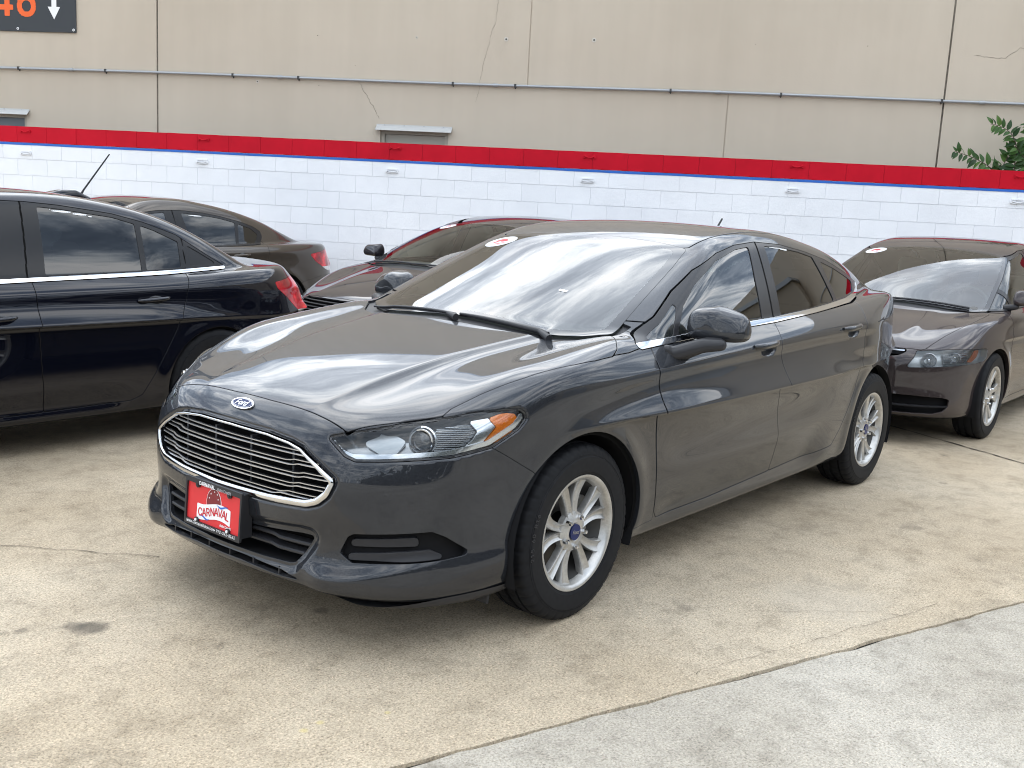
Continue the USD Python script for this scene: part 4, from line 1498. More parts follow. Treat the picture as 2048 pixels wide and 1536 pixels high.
# ------------------------------------------------------------------ dark grey saloon, the subject
def build_fusion():
    body = fusion_body()
    car = thing('parked_car', 'shiny dark grey saloon with chrome slatted grille and red dealer plate, front of the picture', 'car')
    PT = car_paint('graphite_paint', (.020, .0212, .0242))
    S = body.mesh(-.45, 3.35, .62, .0085)
    front = lambda V: V[:, 0] < -.2
    left = lambda V: np.abs(V[:, 1]) > .3

    # pressed details first
    P_low = poly([(-.2, .378), (.16, .380), (.375, .397), (.425, .396), (.412, .372), (.388, .330), (.362, .296), (.34, .290), (.22, .287), (-.2, .286)], .010)
    P_lowo = P_low.buffer(.040, join_style=1)
    P_slot = poly([(-.2, .254), (-.2, .273), (.13, .273), (.315, .266), (.392, .251), (.378, .243), (.31, .241), (.13, .254)], .004)
    P_fog = poly([(-.230, .358), (-.204, .416), (-.185, .427), (.064, .440), (.108, .420), (.206, .352), (.108, .343), (-.19, .330)], .012)
    P_grille = poly([(-.2, .699), (0, .699), (.19, .696), (.295, .686), (.350, .674), (.43, .632), (.488, .596), (.494, .584), (.475, .540), (.444, .512), (.402, .497), (.24, .488), (0, .484), (-.2, .484)], .018)
    P_hl = poly([(-.295, .715), (-.2185, .736), (-.040, .773), (.084, .793), (.180, .809), (.289, .821), (.342, .819), (.362, .805), (.366, .782), (.340, .750), (.2475, .698), (.1195, .675), (-.187, .655), (-.222, .667), (-.268, .705)], .010)
    S = push(S, sdf(P_lowo, front_yz, front), .016, .034)
    S = push(S, sdf(P_grille.buffer(.020), front_yz, front), .010, .020)
    S = push(S, sdf(P_hl.buffer(.007), diag_tz, lambda V: V[:, 0] < 0), .006, .010)
    for hx in (1.37, 2.39):
        hz = .897 if hx < 2 else .918
        S = push(S, sdf(sg.Point(hx, hz).buffer(1).__class__(affinity.scale(sg.Point(0, 0).buffer(1, 24), .075, .034).exterior.coords) if False else affinity.translate(affinity.scale(sg.Point(0, 0).buffer(1, 24), .078, .032), hx, hz), side_xz, left), .030, .026)

    whole = S
    # wheel arches
    for cx in (0.0, 2.85):
        S = S.clip(-circle(cx, .325, .376)(S.V))
    under, S = S.split(lambda V: np.maximum(V[:, 2] - (body.zb(V[:, 0]) + .012), -.5))
    # glass openings
    P_ws = poly([(.252, -.1), (.252, .0), (.247, .23), (.256, .45), (.325, .585), (.395, .672), (.46, .665), (.683, .628), (.98, .581), (1.156, .543), (1.168, .40), (1.172, .2), (1.175, -.1)], .03)
    P_bg = poly([(2.60, -.1), (2.59, .3), (2.56, .50), (2.95, .56), (3.32, .60), (3.42, .57), (3.44, .3), (3.45, -.1)], .03)
    P_dlo = poly([(.315, .958), (.46, 1.012), (.611, 1.070), (.808, 1.163), (1.014, 1.247), (1.251, 1.319), (1.452, 1.355), (1.675, 1.371), (1.942, 1.361), (2.26, 1.324), (2.518, 1.284), (2.83, 1.208), (3.00, 1.155), (3.015, 1.138), (2.97, 1.106), (2.85, 1.076), (2.618, 1.055), (2.319, 1.041), (1.56, 1.007), (1.229, .999), (.677, .976)], .012)
    ws, S = S.split(sdf(P_ws, top_xy, lambda V: V[:, 2] > .95), .003)
    bg, S = S.split(sdf(P_bg, top_xy, lambda V: V[:, 2] > .9), .003)
    dlo, S = S.split(sdf(P_dlo, side_xz, left), .004)
    # roof and ditch
    P_rf = poly([(1.0, -.1), (1.0, .30), (1.172, .541), (1.55, .550), (2.1, .548), (2.57, .530), (2.68, .3), (2.70, -.1)], .0)
    rf, S = S.split(sdf(P_rf, top_xy, lambda V: V[:, 2] > 1.2), .009)
    P_hood = poly([(-.793, -.1), (-.793, .10), (-.789, .20), (-.786, .32), (-.787, .40), (-.789, .48), (-.69, .577), (-.564, .685), (-.525, .683), (-.415, .712), (-.33, .740), (-.251, .766), (-.15, .790), (-.026, .811), (.08, .821), (.193, .822), (.25, .80), (.32, .745), (.372, .688), (.262, .598), (.205, .45), (.192, .25), (.195, -.1)], .008)
    hood, S = S.split(sdf(P_hood, top_xy, lambda V: (V[:, 2] > .70) & (V[:, 0] < .45)), .0055)
    P_cowl = poly([(.15, -.1), (.15, .5), (.22, .63), (.38, .70), (.50, .70), (.48, -.1)])
    cowl, S = S.split(sdf(P_cowl, top_xy, lambda V: (V[:, 2] > .9) & (V[:, 0] < .5)), .001)
    # lamps and front openings
    hl, S = S.split(sdf(P_hl, diag_tz, lambda V: V[:, 0] < 0), .003)
    gr, S = S.split(sdf(P_grille, front_yz, front), .0)
    lo, S = S.split(sdf(P_low, front_yz, front), .0)
    slot, S = S.split(sdf(P_slot, front_yz, front), .0)
    fog, S = S.split(sdf(P_fog, diag_tz, front), .0)
    # tail lamps, boot lid
    P_tl = poly([(-1.86, .90), (-1.90, .965), (-2.12, .985), (-2.35, .975), (-2.6, .92), (-2.6, .79), (-2.2, .78), (-1.95, .83)], .02)
    tl, S = S.split(sdf(P_tl, rdiag_tz, lambda V: V[:, 0] > 3.0), .004)
    P_tr = poly([(3.38, -.1), (3.37, .60), (3.54, .60), (4.2, .55), (4.2, -.1)])
    tr_f = sdf(P_tr, top_xy, lambda V: (V[:, 0] > 3.3))
    boot, S = S.split(lambda V: np.maximum(tr_f(V), .70 - V[:, 2]), .005)
    # doors
    P_fd = poly([(.46, 1.05), (.458, .975), (.446, .923), (.443, .85), (.446, .76), (.462, .63), (.497, .41), (.525, .30), (.56, .266), (1.0, .266), (1.615, .284), (1.590, .40), (1.568, .55), (1.530, .75), (1.513, .83), (1.508, .921), (1.56, 1.05)], .010)
    P_rd = poly([(1.56, 1.05), (1.508, .921), (1.513, .83), (1.530, .75), (1.568, .55), (1.590, .40), (1.615, .284), (2.10, .300), (2.28, .318), (2.36, .40), (2.43, .50), (2.50, .60), (2.545, .70), (2.565, .77), (2.575, .89), (2.61, .98), (2.70, 1.09)], .010)
    fd, S = S.split(sdf(P_fd, side_xz, left), .0055)
    rd, S = S.split(sdf(P_rd, side_xz, left), .0055)
    # front bumper cover, wing, rear bumper
    P_fb = poly([(-1.2, .05), (-1.2, .93), (-.80, .93), (-.60, .79), (-.451, .698), (-.397, .668), (-.33, .628), (-.275, .595), (-.20, .50), (-.20, .05)])
    fb, S = S.split(sdf(P_fb, side_xz), .004)
    P_wing = poly([(-.80, .69), (-.45, .680), (-.275, .57), (.0, .40), (.30, .20), (.30, .262), (.528, .262), (.515, .32), (.492, .42), (.457, .63), (.441, .76), (.438, .85), (.441, .923), (.452, .975), (.30, .958), (.193, .955), (-.05, 1.1), (-.8, 1.1)])
    wing, S = S.split(sdf(P_wing, side_xz, left), .0045)
    P_rb = poly([(4.2, .05), (4.2, .695), (3.70, .685), (3.38, .645), (3.12, .60), (3.0, .5), (3.05, .05)])
    rb, S = S.split(sdf(P_rb, side_xz), .0045)
    P_fuel = affinity.scale(sg.Point(3.03, .875).buffer(.085, 24), 1, .9)

    # ---- build the painted panels
    mb = MB()
    hood.to(mb, .014, .002, both=True)
    mb.build('hood', PT, car)
    mb = MB()
    rf.to(mb, .010, both=True)
    mb.build('roof', PT, car)
    mb = MB()
    boot.to(mb, .012, both=True)
    mb.build('boot_lid', PT, car)
    mb = MB()
    fb.to(mb, .014, both=True)
    bumper = mb.build('front_bumper', PT, car)
    mb = MB()
    rb.to(mb, .012, both=True)
    mb.build('rear_bumper', PT, car)
    mb = MB()
    under.to(mb, 0, both=True)
    mb.build('underbody', M_liner, car)
    xmirror_parts(wing, 'wing', PT, car, .022)
    doorsF = xmirror_parts(fd, 'door', PT, car, .014)
    doorsR = xmirror_parts(rd, 'door', PT, car, .014)
    xmirror_parts(S, 'body_side', PT, car, .012)

    # ---- inner black shell so that no gap shows daylight
    I = whole.offset(-.020)
    for cx in (0.0, 2.85):
        I = I.clip(-circle(cx, .325, .360)(I.V))
    I = I.clip(-sdf(P_ws.buffer(-.004), top_xy, lambda V: V[:, 2] > .9)(I.V))
    I = I.clip(-sdf(P_bg.buffer(-.004), top_xy, lambda V: V[:, 2] > .9)(I.V))
    I = I.clip(-sdf(P_dlo.buffer(-.010), side_xz, left)(I.V))
    for pg, pj in ((P_grille.buffer(.012), front_yz), (P_low.buffer(.012), front_yz), (P_slot.buffer(.01), front_yz), (P_fog.buffer(.01), diag_tz), (P_hl.buffer(.006), diag_tz)):
        I = I.clip(-sdf(pg, pj, front)(I.V))
    mb = MB()
    I.to(mb, 0, both=True)
    mb.build('inner_shell', M_dark, car)
    arch_liner(car, 0.0, .325, .373, .53, .855)
    arch_liner(car, 2.85, .325, .373, .53, .850)

    # ---- windscreen, screen border, rear screen
    inner, border = ws.split(sdf(P_ws.buffer(-.045).buffer(-.05).buffer(.05), top_xy, lambda V: V[:, 2] > .9))
    mb = MB()
    inner.to(mb, 0, both=True)
    wsp = mb.build('windscreen', M_clear, car)
    mb = MB()
    border.to(mb, .004, .001, both=True)
    mb.build('screen_border', M_gloss, wsp)
    mb = MB()
    bg.to(mb, .004, .001, both=True)
    mb.build('rear_screen', M_privacy, car)
    # roof ditch strips, cowl panel
    mb = MB()
    cowl.offset(-.012).to(mb, .01, both=True)
    mb.build('cowl_panel', M_black, car)

    # ---- side windows
    off = lambda pg, d: sdf(pg, side_xz, left)
    G_f = poly([(.672, .999), (.80, 1.110), (.95, 1.190), (1.205, 1.286), (1.441, 1.336), (1.585, 1.349), (1.511, 1.199), (1.452, 1.030), (1.2, 1.021), (.9, 1.010)], .010)
    G_q = poly([(.45, .988), (.60, 1.046), (.748, 1.118), (.752, 1.105), (.642, .998)], .006)
    G_r = poly([(1.757, 1.353), (1.942, 1.346), (2.15, 1.325), (2.325, 1.299), (2.355, 1.231), (2.415, 1.073), (2.0, 1.051), (1.652, 1.036)], .010)
    G_b = poly([(2.420, 1.276), (2.62, 1.236), (2.82, 1.184), (2.905, 1.158), (2.85, 1.106), (2.64, 1.086), (2.462, 1.078)], .012)
    Ch = P_dlo.difference(affinity.translate(P_dlo, 0, .021)).difference(sg.box(2.955, 1.15, 3.3, 1.5)).buffer(.0)
    if Ch.geom_type != 'Polygon':
        Ch = max(Ch.geoms, key=lambda g: g.area)
    rest = dlo
    gl = {}
    for nm, pg in (('f', G_f), ('q', G_q), ('r', G_r), ('b', G_b), ('c', Ch)):
        gl[nm], rest = rest.split(sdf(pg, side_xz, left))
    trims = []
    frames = xmirror_parts(rest, 'window_trim', M_trim, car, .006)
    # the door glass sits a little below its frame
    xmirror_parts(gl['f'].offset(-.004), 'front_door_glass', M_sideglass, car, 0, parent=[p for p in doorsF])
    xmirror_parts(gl['q'].offset(-.003), 'quarter_light', M_sideglass, car, 0, parent=doorsF)
    xmirror_parts(gl['r'].offset(-.004), 'rear_door_glass', M_privacy, car, 0, parent=doorsR)
    xmirror_parts(gl['b'].offset(-.003), 'rear_quarter_light', M_privacy, car, 0)
    xmirror_parts(gl['c'].offset(.003), 'chrome_moulding', M_chrome, car, .006)
    # door frame split and pillar strip
    for pg, nm in ((poly([(1.672, 1.371), (1.684, 1.371), (1.566, 1.020), (1.554, 1.020)]), 'pillar_gap'),):
        g, _ = dlo.split(sdf(pg, side_xz, left))
        xmirror_parts(g.offset(.0008), nm, M_dark, car, 0)
    # white paper strip stuck at the top of the rear glass
    g, _ = dlo.split(sdf(poly([(1.792, 1.356), (1.90, 1.350), (2.01, 1.339), (2.01, 1.330), (1.90, 1.341), (1.795, 1.348)]), side_xz, left))
    mb = MB()
    g.offset(-.002).to(mb, 0, flip=True)
    mb.build('paper_strip', M_paper, car)

    # ---- headlamps
    fr = lambda V: V[:, 0] < 0
    for flip in (True, False):
        mb = MB()
        hl.offset(-.060).to(mb, 0, flip=flip)
        s_ = np.array([1, -1 if flip else 1, 1.0])
        # walls of the lamp bowl
        E = hl.border()
        V, N = hl.V, hl.N
        a, b = E[:, 0], E[:, 1]
        q = np.arange(len(E))
        W = np.vstack([V[a], V[b], V[a] - N[a] * .060, V[b] - N[b] * .060])
        F = np.stack([q, q + 2 * len(E), q + 3 * len(E), q + len(E)], 1)
        mb.add(W * s_, F if flip else F[:, ::-1])
        lamp = mb.build('headlamp', M_lampbowl, car)

        def patch(pg, d, name, mat, depth=.004, bev=.001):
            g, _ = hl.split(sdf(pg, diag_tz, fr))
            m = MB()
            g.offset(d).to(m, depth, bev, flip=flip)
            return m.build(name, mat, lamp)
        m = MB()
        hl.offset(-.001).to(m, 0, flip=flip)
        m.build('lens', M_lens, lamp)
        rim = P_hl.difference(P_hl.buffer(-.007))
        P_rim = poly(list(P_hl.exterior.coords))
        inner_, ring = hl.split(sdf(P_hl.buffer(-.006), diag_tz, fr))
        m = MB()
        ring.offset(.0008).to(m, .004, .0006, flip=flip)
        m.build('seal', M_gloss, lamp)
        # bright strip along the lower edge and round the outer end
        strip = P_hl.buffer(-.010).difference(affinity.translate(P_hl.buffer(-.010), -.012, .013))
        strip = max(strip.geoms, key=lambda g: g.area) if strip.geom_type != 'Polygon' else strip
        patch(strip, -.006, 'light_strip', M_silverplastic, .012)
        patch(poly([(.238, .796), (.272, .806), (.300, .808), (.328, .802), (.340, .782), (.323, .748), (.279, .718), (.208, .701), (.232, .724), (.268, .764)], .004), -.008, 'turn_signal', M_amber, .01)
        patch(poly([(.172, .790), (.236, .797), (.264, .766), (.230, .727), (.205, .700), (.150, .697), (.188, .728), (.204, .756)], .004), -.012, 'bezel', M_silverplastic, .03)
        patch(poly([(-.175, .722), (-.114, .750), (-.062, .752), (-.030, .735), (-.060, .690), (-.110, .684)], .01), -.030, 'inner_reflector', M_lampgrey, .02)
        patch(poly([(.062, .695), (.150, .700), (.186, .730), (.200, .757), (.170, .787), (.064, .774)], .008), -.022, 'main_reflector', M_flute, .02)
        # projector
        c2 = np.array([.016, .730])
        k = np.argmin(np.hypot(*(np.stack(diag_tz(hl.V), 1) - c2).T))
        p, n = hl.V[k], hl.N[k]
        ax = np.array([-.90, .40, .10])
        ax /= np.linalg.norm(ax)
        ex = np.cross([0, 0, 1.0], ax)
        ex /= np.linalg.norm(ex)
        T = frame((p - n * .020) * s_, ex * s_, np.cross(ax, ex) * s_, ax * s_)
        ring = revolve([(.030, -.05), (.036, -.02), (.041, .0), (.039, .006), (.035, .006), (.033, -.004)], 40)
        ring.apply_transform(trimesh.transformations.rotation_matrix(np.pi / 2, [1, 0, 0]))
        MB().tm(ring, 35, T).build('projector_ring', M_chrome, lamp)
        shroud = revolve([(.046, -.028), (.048, -.010), (.044, -.006), (.041, -.012)], 40)
        shroud.apply_transform(trimesh.transformations.rotation_matrix(np.pi / 2, [1, 0, 0]))
        MB().tm(shroud, 35, T).build('projector_shroud', M_silverplastic, lamp)
        ball = trimesh.creation.icosphere(3, .034)
        ball.apply_scale([1, 1, .55])
        ball.apply_translation([0, 0, -.012])
        MB().tm(ball, True, T).build('projector_lens', M_ballglass, lamp)

    # ---- grille: chrome surround, double slats, dark back
    gm = MB()
    ring_in, ring_o = P_grille.buffer(-.014, join_style=1), P_grille
    g2, ring = gr.split(sdf(ring_in, front_yz, front))
    # surround gets its body by a rounded sweep along its mid line
    mid = P_grille.buffer(-.006)
    C = np.array(mid.exterior.coords)[:-1]
    C = C[C[:, 0] >= 0]
    order = np.argsort(np.arctan2(C[:, 1] - .59, C[:, 0]))
    C = C[order]
    s = np.concatenate([[0], np.cumsum(np.linalg.norm(np.diff(C, axis=0), axis=1))])
    t = np.linspace(0, s[-1], 120)
    half = np.stack([np.interp(t, s, C[:, 0]), np.interp(t, s, C[:, 1])], 1)
    half = half[(half[:, 0] > .002)]
    full = np.vstack([half, (half * [-1, 1])[::-1]])
    X = body.front_x(np.abs(full[:, 0]), full[:, 1])
    path = np.column_stack([X + .003, full[:, 0], full[:, 1]])
    Nn = body.normal(np.column_stack([X, np.abs(full[:, 0]), full[:, 1]]))
    Nn[:, 1] *= np.where(full[:, 0] < 0, -1, 1)
    # wider along the lower edge and the flanks, thin along the top
    wide = np.interp(full[:, 1], [.48, .54, .60, .66, .70], [.0125, .0115, .009, .005, .004])
    tt = np.roll(path, -1, 0) - np.roll(path, 1, 0)
    tt /= np.linalg.norm(tt, axis=1, keepdims=True)
    Sd = np.cross(tt, Nn)
    angs = np.linspace(0, 2 * np.pi, 10, endpoint=False)
    V = path[:, None] + Sd[:, None] * (np.cos(angs)[None, :, None] * wide[:, None, None]) + Nn[:, None] * (np.sin(angs)[None, :, None] * .007 + .001)
    n_, m_ = V.shape[:2]
    F = []
    for i in range(n_):
        for j in range(m_):
            F.append((i * m_ + j, i * m_ + (j + 1) % m_, ((i + 1) % n_) * m_ + (j + 1) % m_, ((i + 1) % n_) * m_ + j))
    tm = trimesh.Trimesh(V.reshape(-1, 3), np.vstack([np.array(F)[:, [0, 1, 2]], np.array(F)[:, [0, 2, 3]]]), process=False)
    if tm.volume < 0:
        tm.invert()
    grille = MB().tm(tm, True).build('grille', M_chrome, car)
    # opening walls and back plate
    mb = MB()
    E = gr.border()
    V, N = gr.V, gr.N
    a, b = E[:, 0], E[:, 1]
    q = np.arange(len(E))
    dx = np.array([.11, 0, 0])
    W = np.vstack([V[a], V[b], V[a] + dx, V[b] + dx])
    F = np.stack([q, q + 2 * len(E), q + 3 * len(E), q + len(E)], 1)
    mb.add(W, F[:, ::-1])
    mb.add(W * [1, -1, 1], F)
    bk = Sheet(gr.V + [.10, 0, 0], gr.N, gr.F)
    bk.to(mb, 0, both=True)
    mb.build('grille_back', M_dark, grille)
    # slats
    zs = [.655, .620, .585, .550, .515]
    for k, z0 in enumerate(zs):
        for dz, inset in ((.0058, .010), (-.0058, .007)):
            z = z0 + dz
            # half width of the opening at this height
            ln = sg.LineString([(0, z), (.7, z)]).intersection(P_grille.buffer(-.010))
            ymax = ln.bounds[2]
            kink = max(ymax - .105 - .010 * k, .25)
            yy = np.concatenate([np.linspace(-ymax, -kink, 8), np.linspace(-kink + .02, kink - .02, 40), np.linspace(kink, ymax, 8)])
            up = .007 * sstep(np.abs(yy), kink - .015, kink + .022) * (0 if k == 0 else 1)
            zz = z + up - .004 * (np.abs(yy) / .5) ** 2
            X = body.front_x(np.abs(yy), np.clip(zz, .495, .69)) + inset + .012
            Pp = np.column_stack([X, yy, zz])
            sweep(Pp, np.repeat([[-1.0, 0, .12]], len(yy), 0) / np.linalg.norm([1, .12]), [(-.0030, -.012), (.0030, -.012), (.0030, .001), (.0014, .004), (-.0014, .004), (-.0030, .001)]).build('slat', M_satin, grille)
    for y in (-.30, -.10, .10, .30):
        X = float(body.front_x([abs(y)], [.59])[0])
        MB().box((X + .045, y - .005, .50), (X + .075, y + .005, .672)).build('grille_rib', M_black, grille)

    # ---- lower intake
    mb = MB()
    for sh, d in ((lo, .09), (slot, .05)):
        E = sh.border()
        a, b = E[:, 0], E[:, 1]
        q = np.arange(len(E))
        W = np.vstack([sh.V[a], sh.V[b], sh.V[a] + [d, 0, 0], sh.V[b] + [d, 0, 0]])
        F = np.stack([q, q + 2 * len(E), q + 3 * len(E), q + len(E)], 1)
        mb.add(W, F[:, ::-1]).add(W * [1, -1, 1], F)
        Sheet(sh.V + [d, 0, 0], sh.N, sh.F).to(mb, 0, both=True)
    intake = mb.build('lower_intake', M_liner, car)
    for z in (.362, .330):
        ln = sg.LineString([(0, z), (.7, z)]).intersection(P_low.buffer(-.006))
        ym = ln.bounds[2]
        yy = np.linspace(-ym, ym, 50)
        kink = .007 * (sstep(np.abs(yy), .24, .27))
        X = body.front_x(np.abs(yy), 0 * yy + z) + .030
        sweep(np.column_stack([X, yy, z - kink + .003]), np.repeat([[-1.0, 0, 0]], 50, 0), [(-.007, -.03), (.007, -.03), (.006, .004), (.002, .008), (-.003, .008), (-.007, .003)]).build('intake_bar', M_black, intake)
    for y in (-.30, -.18, -.06, .06, .18, .30):
        X = float(body.front_x([abs(y)], [.255])[0])
        MB().box((X + .008, y - .0025, .236), (X + .04, y + .0025, .272)).build('slot_rib', M_black, intake)
    # ---- fog lamp pockets: dark inserts with two ribs
    for flip in (True, False):
        mb = MB()
        fog.offset(-.030).to(mb, 0, flip=flip)
        E = fog.border()
        a, b = E[:, 0], E[:, 1]
        q = np.arange(len(E))
        W = np.vstack([fog.V[a], fog.V[b], fog.V[a] - fog.N[a] * .030, fog.V[b] - fog.N[b] * .030])
        F = np.stack([q, q + 2 * len(E), q + 3 * len(E), q + len(E)], 1)
        mb.add(W * ([1, -1, 1] if flip else [1, 1, 1]), F if flip else F[:, ::-1])
        fp = mb.build('fog_lamp_insert', M_liner, car)
        for pg, d in ((poly([(-.200, .382), (-.190, .402), (.020, .414), (.025, .388)], .008), -.016), (poly([(-.205, .340), (-.198, .358), (.060, .374), (.100, .360), (.100, .350)], .006), -.010)):
            g, _ = fog.split(sdf(pg, diag_tz, front))
            m = MB()
            g.offset(d).to(m, .012, .002, flip=flip)
            m.build('insert_rib', M_black, fp)
    # black lower valance under the bumper corners
    g, _ = whole.split(lambda V: np.maximum(np.maximum(V[:, 2] - (.236 - .03 * sstep(-V[:, 0], .55, .9)), V[:, 0] + .33), -(V[:, 2] - .14)))
    mb = MB()
    Sheet(g.V * [1, 1, 1] - g.N * [.006, .006, 0] - [0, 0, .022], g.N, g.F).to(mb, 0, both=True)
    mb.build('lower_valance', M_black, car)
    # air deflectors ahead of the front wheels
    for s in (-1, 1):
        MB().tm(rounded_box((.012, .16, .06), .005, 1), 40, TR(-.40, s * .70, .172, ry=.12)).build('air_deflector', M_black, car)

    # ---- badge
    X = float(body.front_x([0.0], [.757])[0])
    n = body.normal(np.array([[X, 0, .757]]))[0]
    ez = n
    ey = np.array([0, 0, 1.0]) - n * n[2]
    ey /= np.linalg.norm(ey)
    ex = np.cross(ey, ez)
    T = frame(np.array([X, 0, .757]) + n * .001, ex, ey, ez)
    ell = affinity.scale(sg.Point(0, 0).buffer(1, 32), .058, .0235)
    bd = MB().tm(trimesh.creation.extrude_polygon(ell, .005, engine='earcut'), 30, T).build('badge', M_chrome, car)
    MB().tm(trimesh.creation.extrude_polygon(affinity.scale(ell, .91, .82), .0062, engine='earcut'), 30, T).build('badge_field', M_bluedeep, bd)
    e2 = affinity.scale(ell, .86, .74).difference(affinity.scale(ell, .835, .69))
    MB().tm(trimesh.creation.extrude_polygon(e2, .0068, engine='earcut'), 30, T).build('badge_line', M_satin, bd)
    t = text('Ford', .021, .001, True, .32)
    c = t.bounds.mean(0)
    MB().tm(t, False, T @ TR(-c[0], -c[1], .0064)).build('badge_lettering', M_paper, bd)

    # ---- dealer plate in a frame
    pw, ph = .312, .160
    pz, px = .409, -.950
    T = frame(np.array([px, 0, pz]), [0, -1, 0], [0.06, 0, .998], [-.998, 0, .06])
    outer = sg.box(-pw / 2, -ph / 2, pw / 2, ph / 2).buffer(.006).buffer(-.002)
    hole = sg.box(-pw / 2 + .008, -ph / 2 + .019, pw / 2 - .008, ph / 2 - .017).buffer(.004)
    tabs = sg.MultiPolygon([sg.Point(x, y).buffer(.011) for x in (-.09, .09) for y in (-ph / 2 + .018, ph / 2 - .016)])
    fr_ = outer.difference(hole).union(tabs.intersection(outer))
    plate = MB().tm(trimesh.creation.extrude_polygon(sg.box(-pw / 2 + .004, -ph / 2 + .004, pw / 2 - .004, ph / 2 - .004), .002, engine='earcut'), False, T).build('dealer_plate', M_platered, car, label='red dealer plate in a black frame')
    MB().tm(trimesh.creation.extrude_polygon(fr_, .009, engine='earcut'), False, T).build('plate_frame', M_black, plate)
    MB().box((px + .004, -.15, pz - .075), (px + .045, .15, pz + .075)).build('plate_bracket', M_black, plate)
    for x in (-.09, .09):
        MB().tm(trimesh.creation.cylinder(.005, .004, sections=12), 30, T @ TR(x, -ph / 2 + .020, .010)).build('plate_screw', M_paper, plate)
        MB().tm(trimesh.creation.cylinder(.005, .004, sections=12), 30, T @ TR(x, ph / 2 - .018, .010)).build('plate_screw', M_black, plate)

    def letter(s, h, x, y, zz, mat, name, bold=False, rot=0.0, shear=0.0, arc=None):
        t = text(s, h, .0006, bold, shear)
        c = t.bounds.mean(0)
        t.apply_translation([-c[0], -c[1], 0])
        if arc:
            V = np.array(t.vertices)
            V[:, 1] += arc * V[:, 0] ** 2
            t = trimesh.Trimesh(V, t.faces, process=False)
        MB().tm(t, False, T @ TR(x, y, zz, rz=rot)).build(name, mat, plate)
    letter('CARNAVAL', .0125, -.035, ph / 2 - .0075, .0092, M_paper, 'frame_lettering', True)
    letter('Auto Credit', .0105, .062, ph / 2 - .0085, .0092, M_greyprint, 'frame_lettering')
    letter('www.CarnavalAutos.com', .0100, -.062, -ph / 2 + .0085, .0092, M_paper, 'frame_lettering')
    letter('• 972-241-8141', .0100, .078, -ph / 2 + .0085, .0092, M_paper, 'frame_lettering')
    # printed logo: dark red disc with stars, white scroll, lettering
    disc = affinity.translate(affinity.scale(sg.Point(0, 0).buffer(1, 32), .040, .046), .0, .018)
    MB().tm(trimesh.creation.extrude_polygon(disc.buffer(.0018), .0026, engine='earcut'), False, T).build('logo_rim', M_paper, plate)
    MB().tm(trimesh.creation.extrude_polygon(disc, .0030, engine='earcut'), False, T).build('logo_disc', M_maroon, plate)
    for x, y in ((-.026, .030), (-.018, .046), (.024, .034), (.030, .014), (.018, .050), (0.002, .056)):
        st = sg.Polygon([((.0035 if k % 2 == 0 else .0015) * math.sin(k * np.pi / 5) + x, (.0035 if k % 2 == 0 else .0015) * math.cos(k * np.pi / 5) + y) for k in range(10)])
        MB().tm(trimesh.creation.extrude_polygon(st, .0034, engine='earcut'), False, T).build('logo_star', M_paper, plate)
    hx = np.linspace(-.090, .092, 40)
    scroll = sg.Polygon(list(zip(hx, .004 + .010 * np.sin((hx + .02) * 26))) + list(zip(hx[::-1], -.042 + .010 * np.sin((hx[::-1] + .02) * 26)))).buffer(.004)
    MB().tm(trimesh.creation.extrude_polygon(scroll, .0036, engine='earcut'), False, T).build('logo_scroll', M_paper, plate)
    for x0, x1, y, ph_ in ((-.078, -.02, -.045, 0), (.018, .080, .012, 2.4)):
        hx = np.linspace(x0, x1, 16)
        u = np.linspace(0, np.pi, 16)
        rb_ = sg.Polygon(list(zip(hx, y + .004 * np.sin(u * 2 + ph_) + .003 * np.sin(u))) + list(zip(hx[::-1], (y + .004 * np.sin(u * 2 + ph_) - .003 * np.sin(u))[::-1]))).buffer(.0003)
        MB().tm(trimesh.creation.extrude_polygon(rb_ if rb_.geom_type == 'Polygon' else max(rb_.geoms, key=lambda g: g.area), .0042, engine='earcut'), False, T).build('logo_ribbon', M_blue, plate)
    xs_ = [-.074, -.051, -.028, -.004, .018, .040, .061, .081]
    for chr_, x in zip('CARNAVAL', xs_):
        y = -.019 + .010 * math.sin((x + .02) * 26)
        letter(chr_, .027, x, y, .0037, M_redprint, 'logo_letter', True, rot=.010 * 26 * math.cos((x + .02) * 26) * .7)
    letter('Auto Credit', .0085, .070, -.051, .0024, M_paper, 'logo_lettering', True)

    # ---- door handles: painted bar over the pressed cup
    for hx, hz, par in ((1.335, .927, doorsF), (2.350, .949, doorsR)):
        for k, sgn in enumerate((-1, 1)):
            xs2 = np.linspace(-.105, .105, 17)
            y = body.side_y(hx + xs2, hz + 0 * xs2)
            lift = .026 * (1 - np.abs(xs2 / .105) ** 4) + .004
            P = np.column_stack([hx + xs2, (y + lift), hz + .004 * (xs2 / .1)])
            w_ = .0125 * np.sqrt(np.maximum(1 - np.abs(xs2 / .112) ** 6, .05))
            m = tube(P, w_, 12)
            V, F, N = m.arr()
            V[:, 2] = hz + (V[:, 2] - hz) * 1.15
            MB().add(V * [1, sgn, 1], F if sgn > 0 else F[:, ::-1], N * [1, sgn, 1]).build('door_handle', PT, par[k])
            if par is doorsF:
                yk = float(body.side_y([hx + .135], [hz])[0])
                MB().tm(trimesh.creation.cylinder(.007, .006, sections=12), 30, TR(hx + .128, sgn * (yk + .001), hz, rx=np.pi / 2)).build('door_lock', M_satin, par[k])

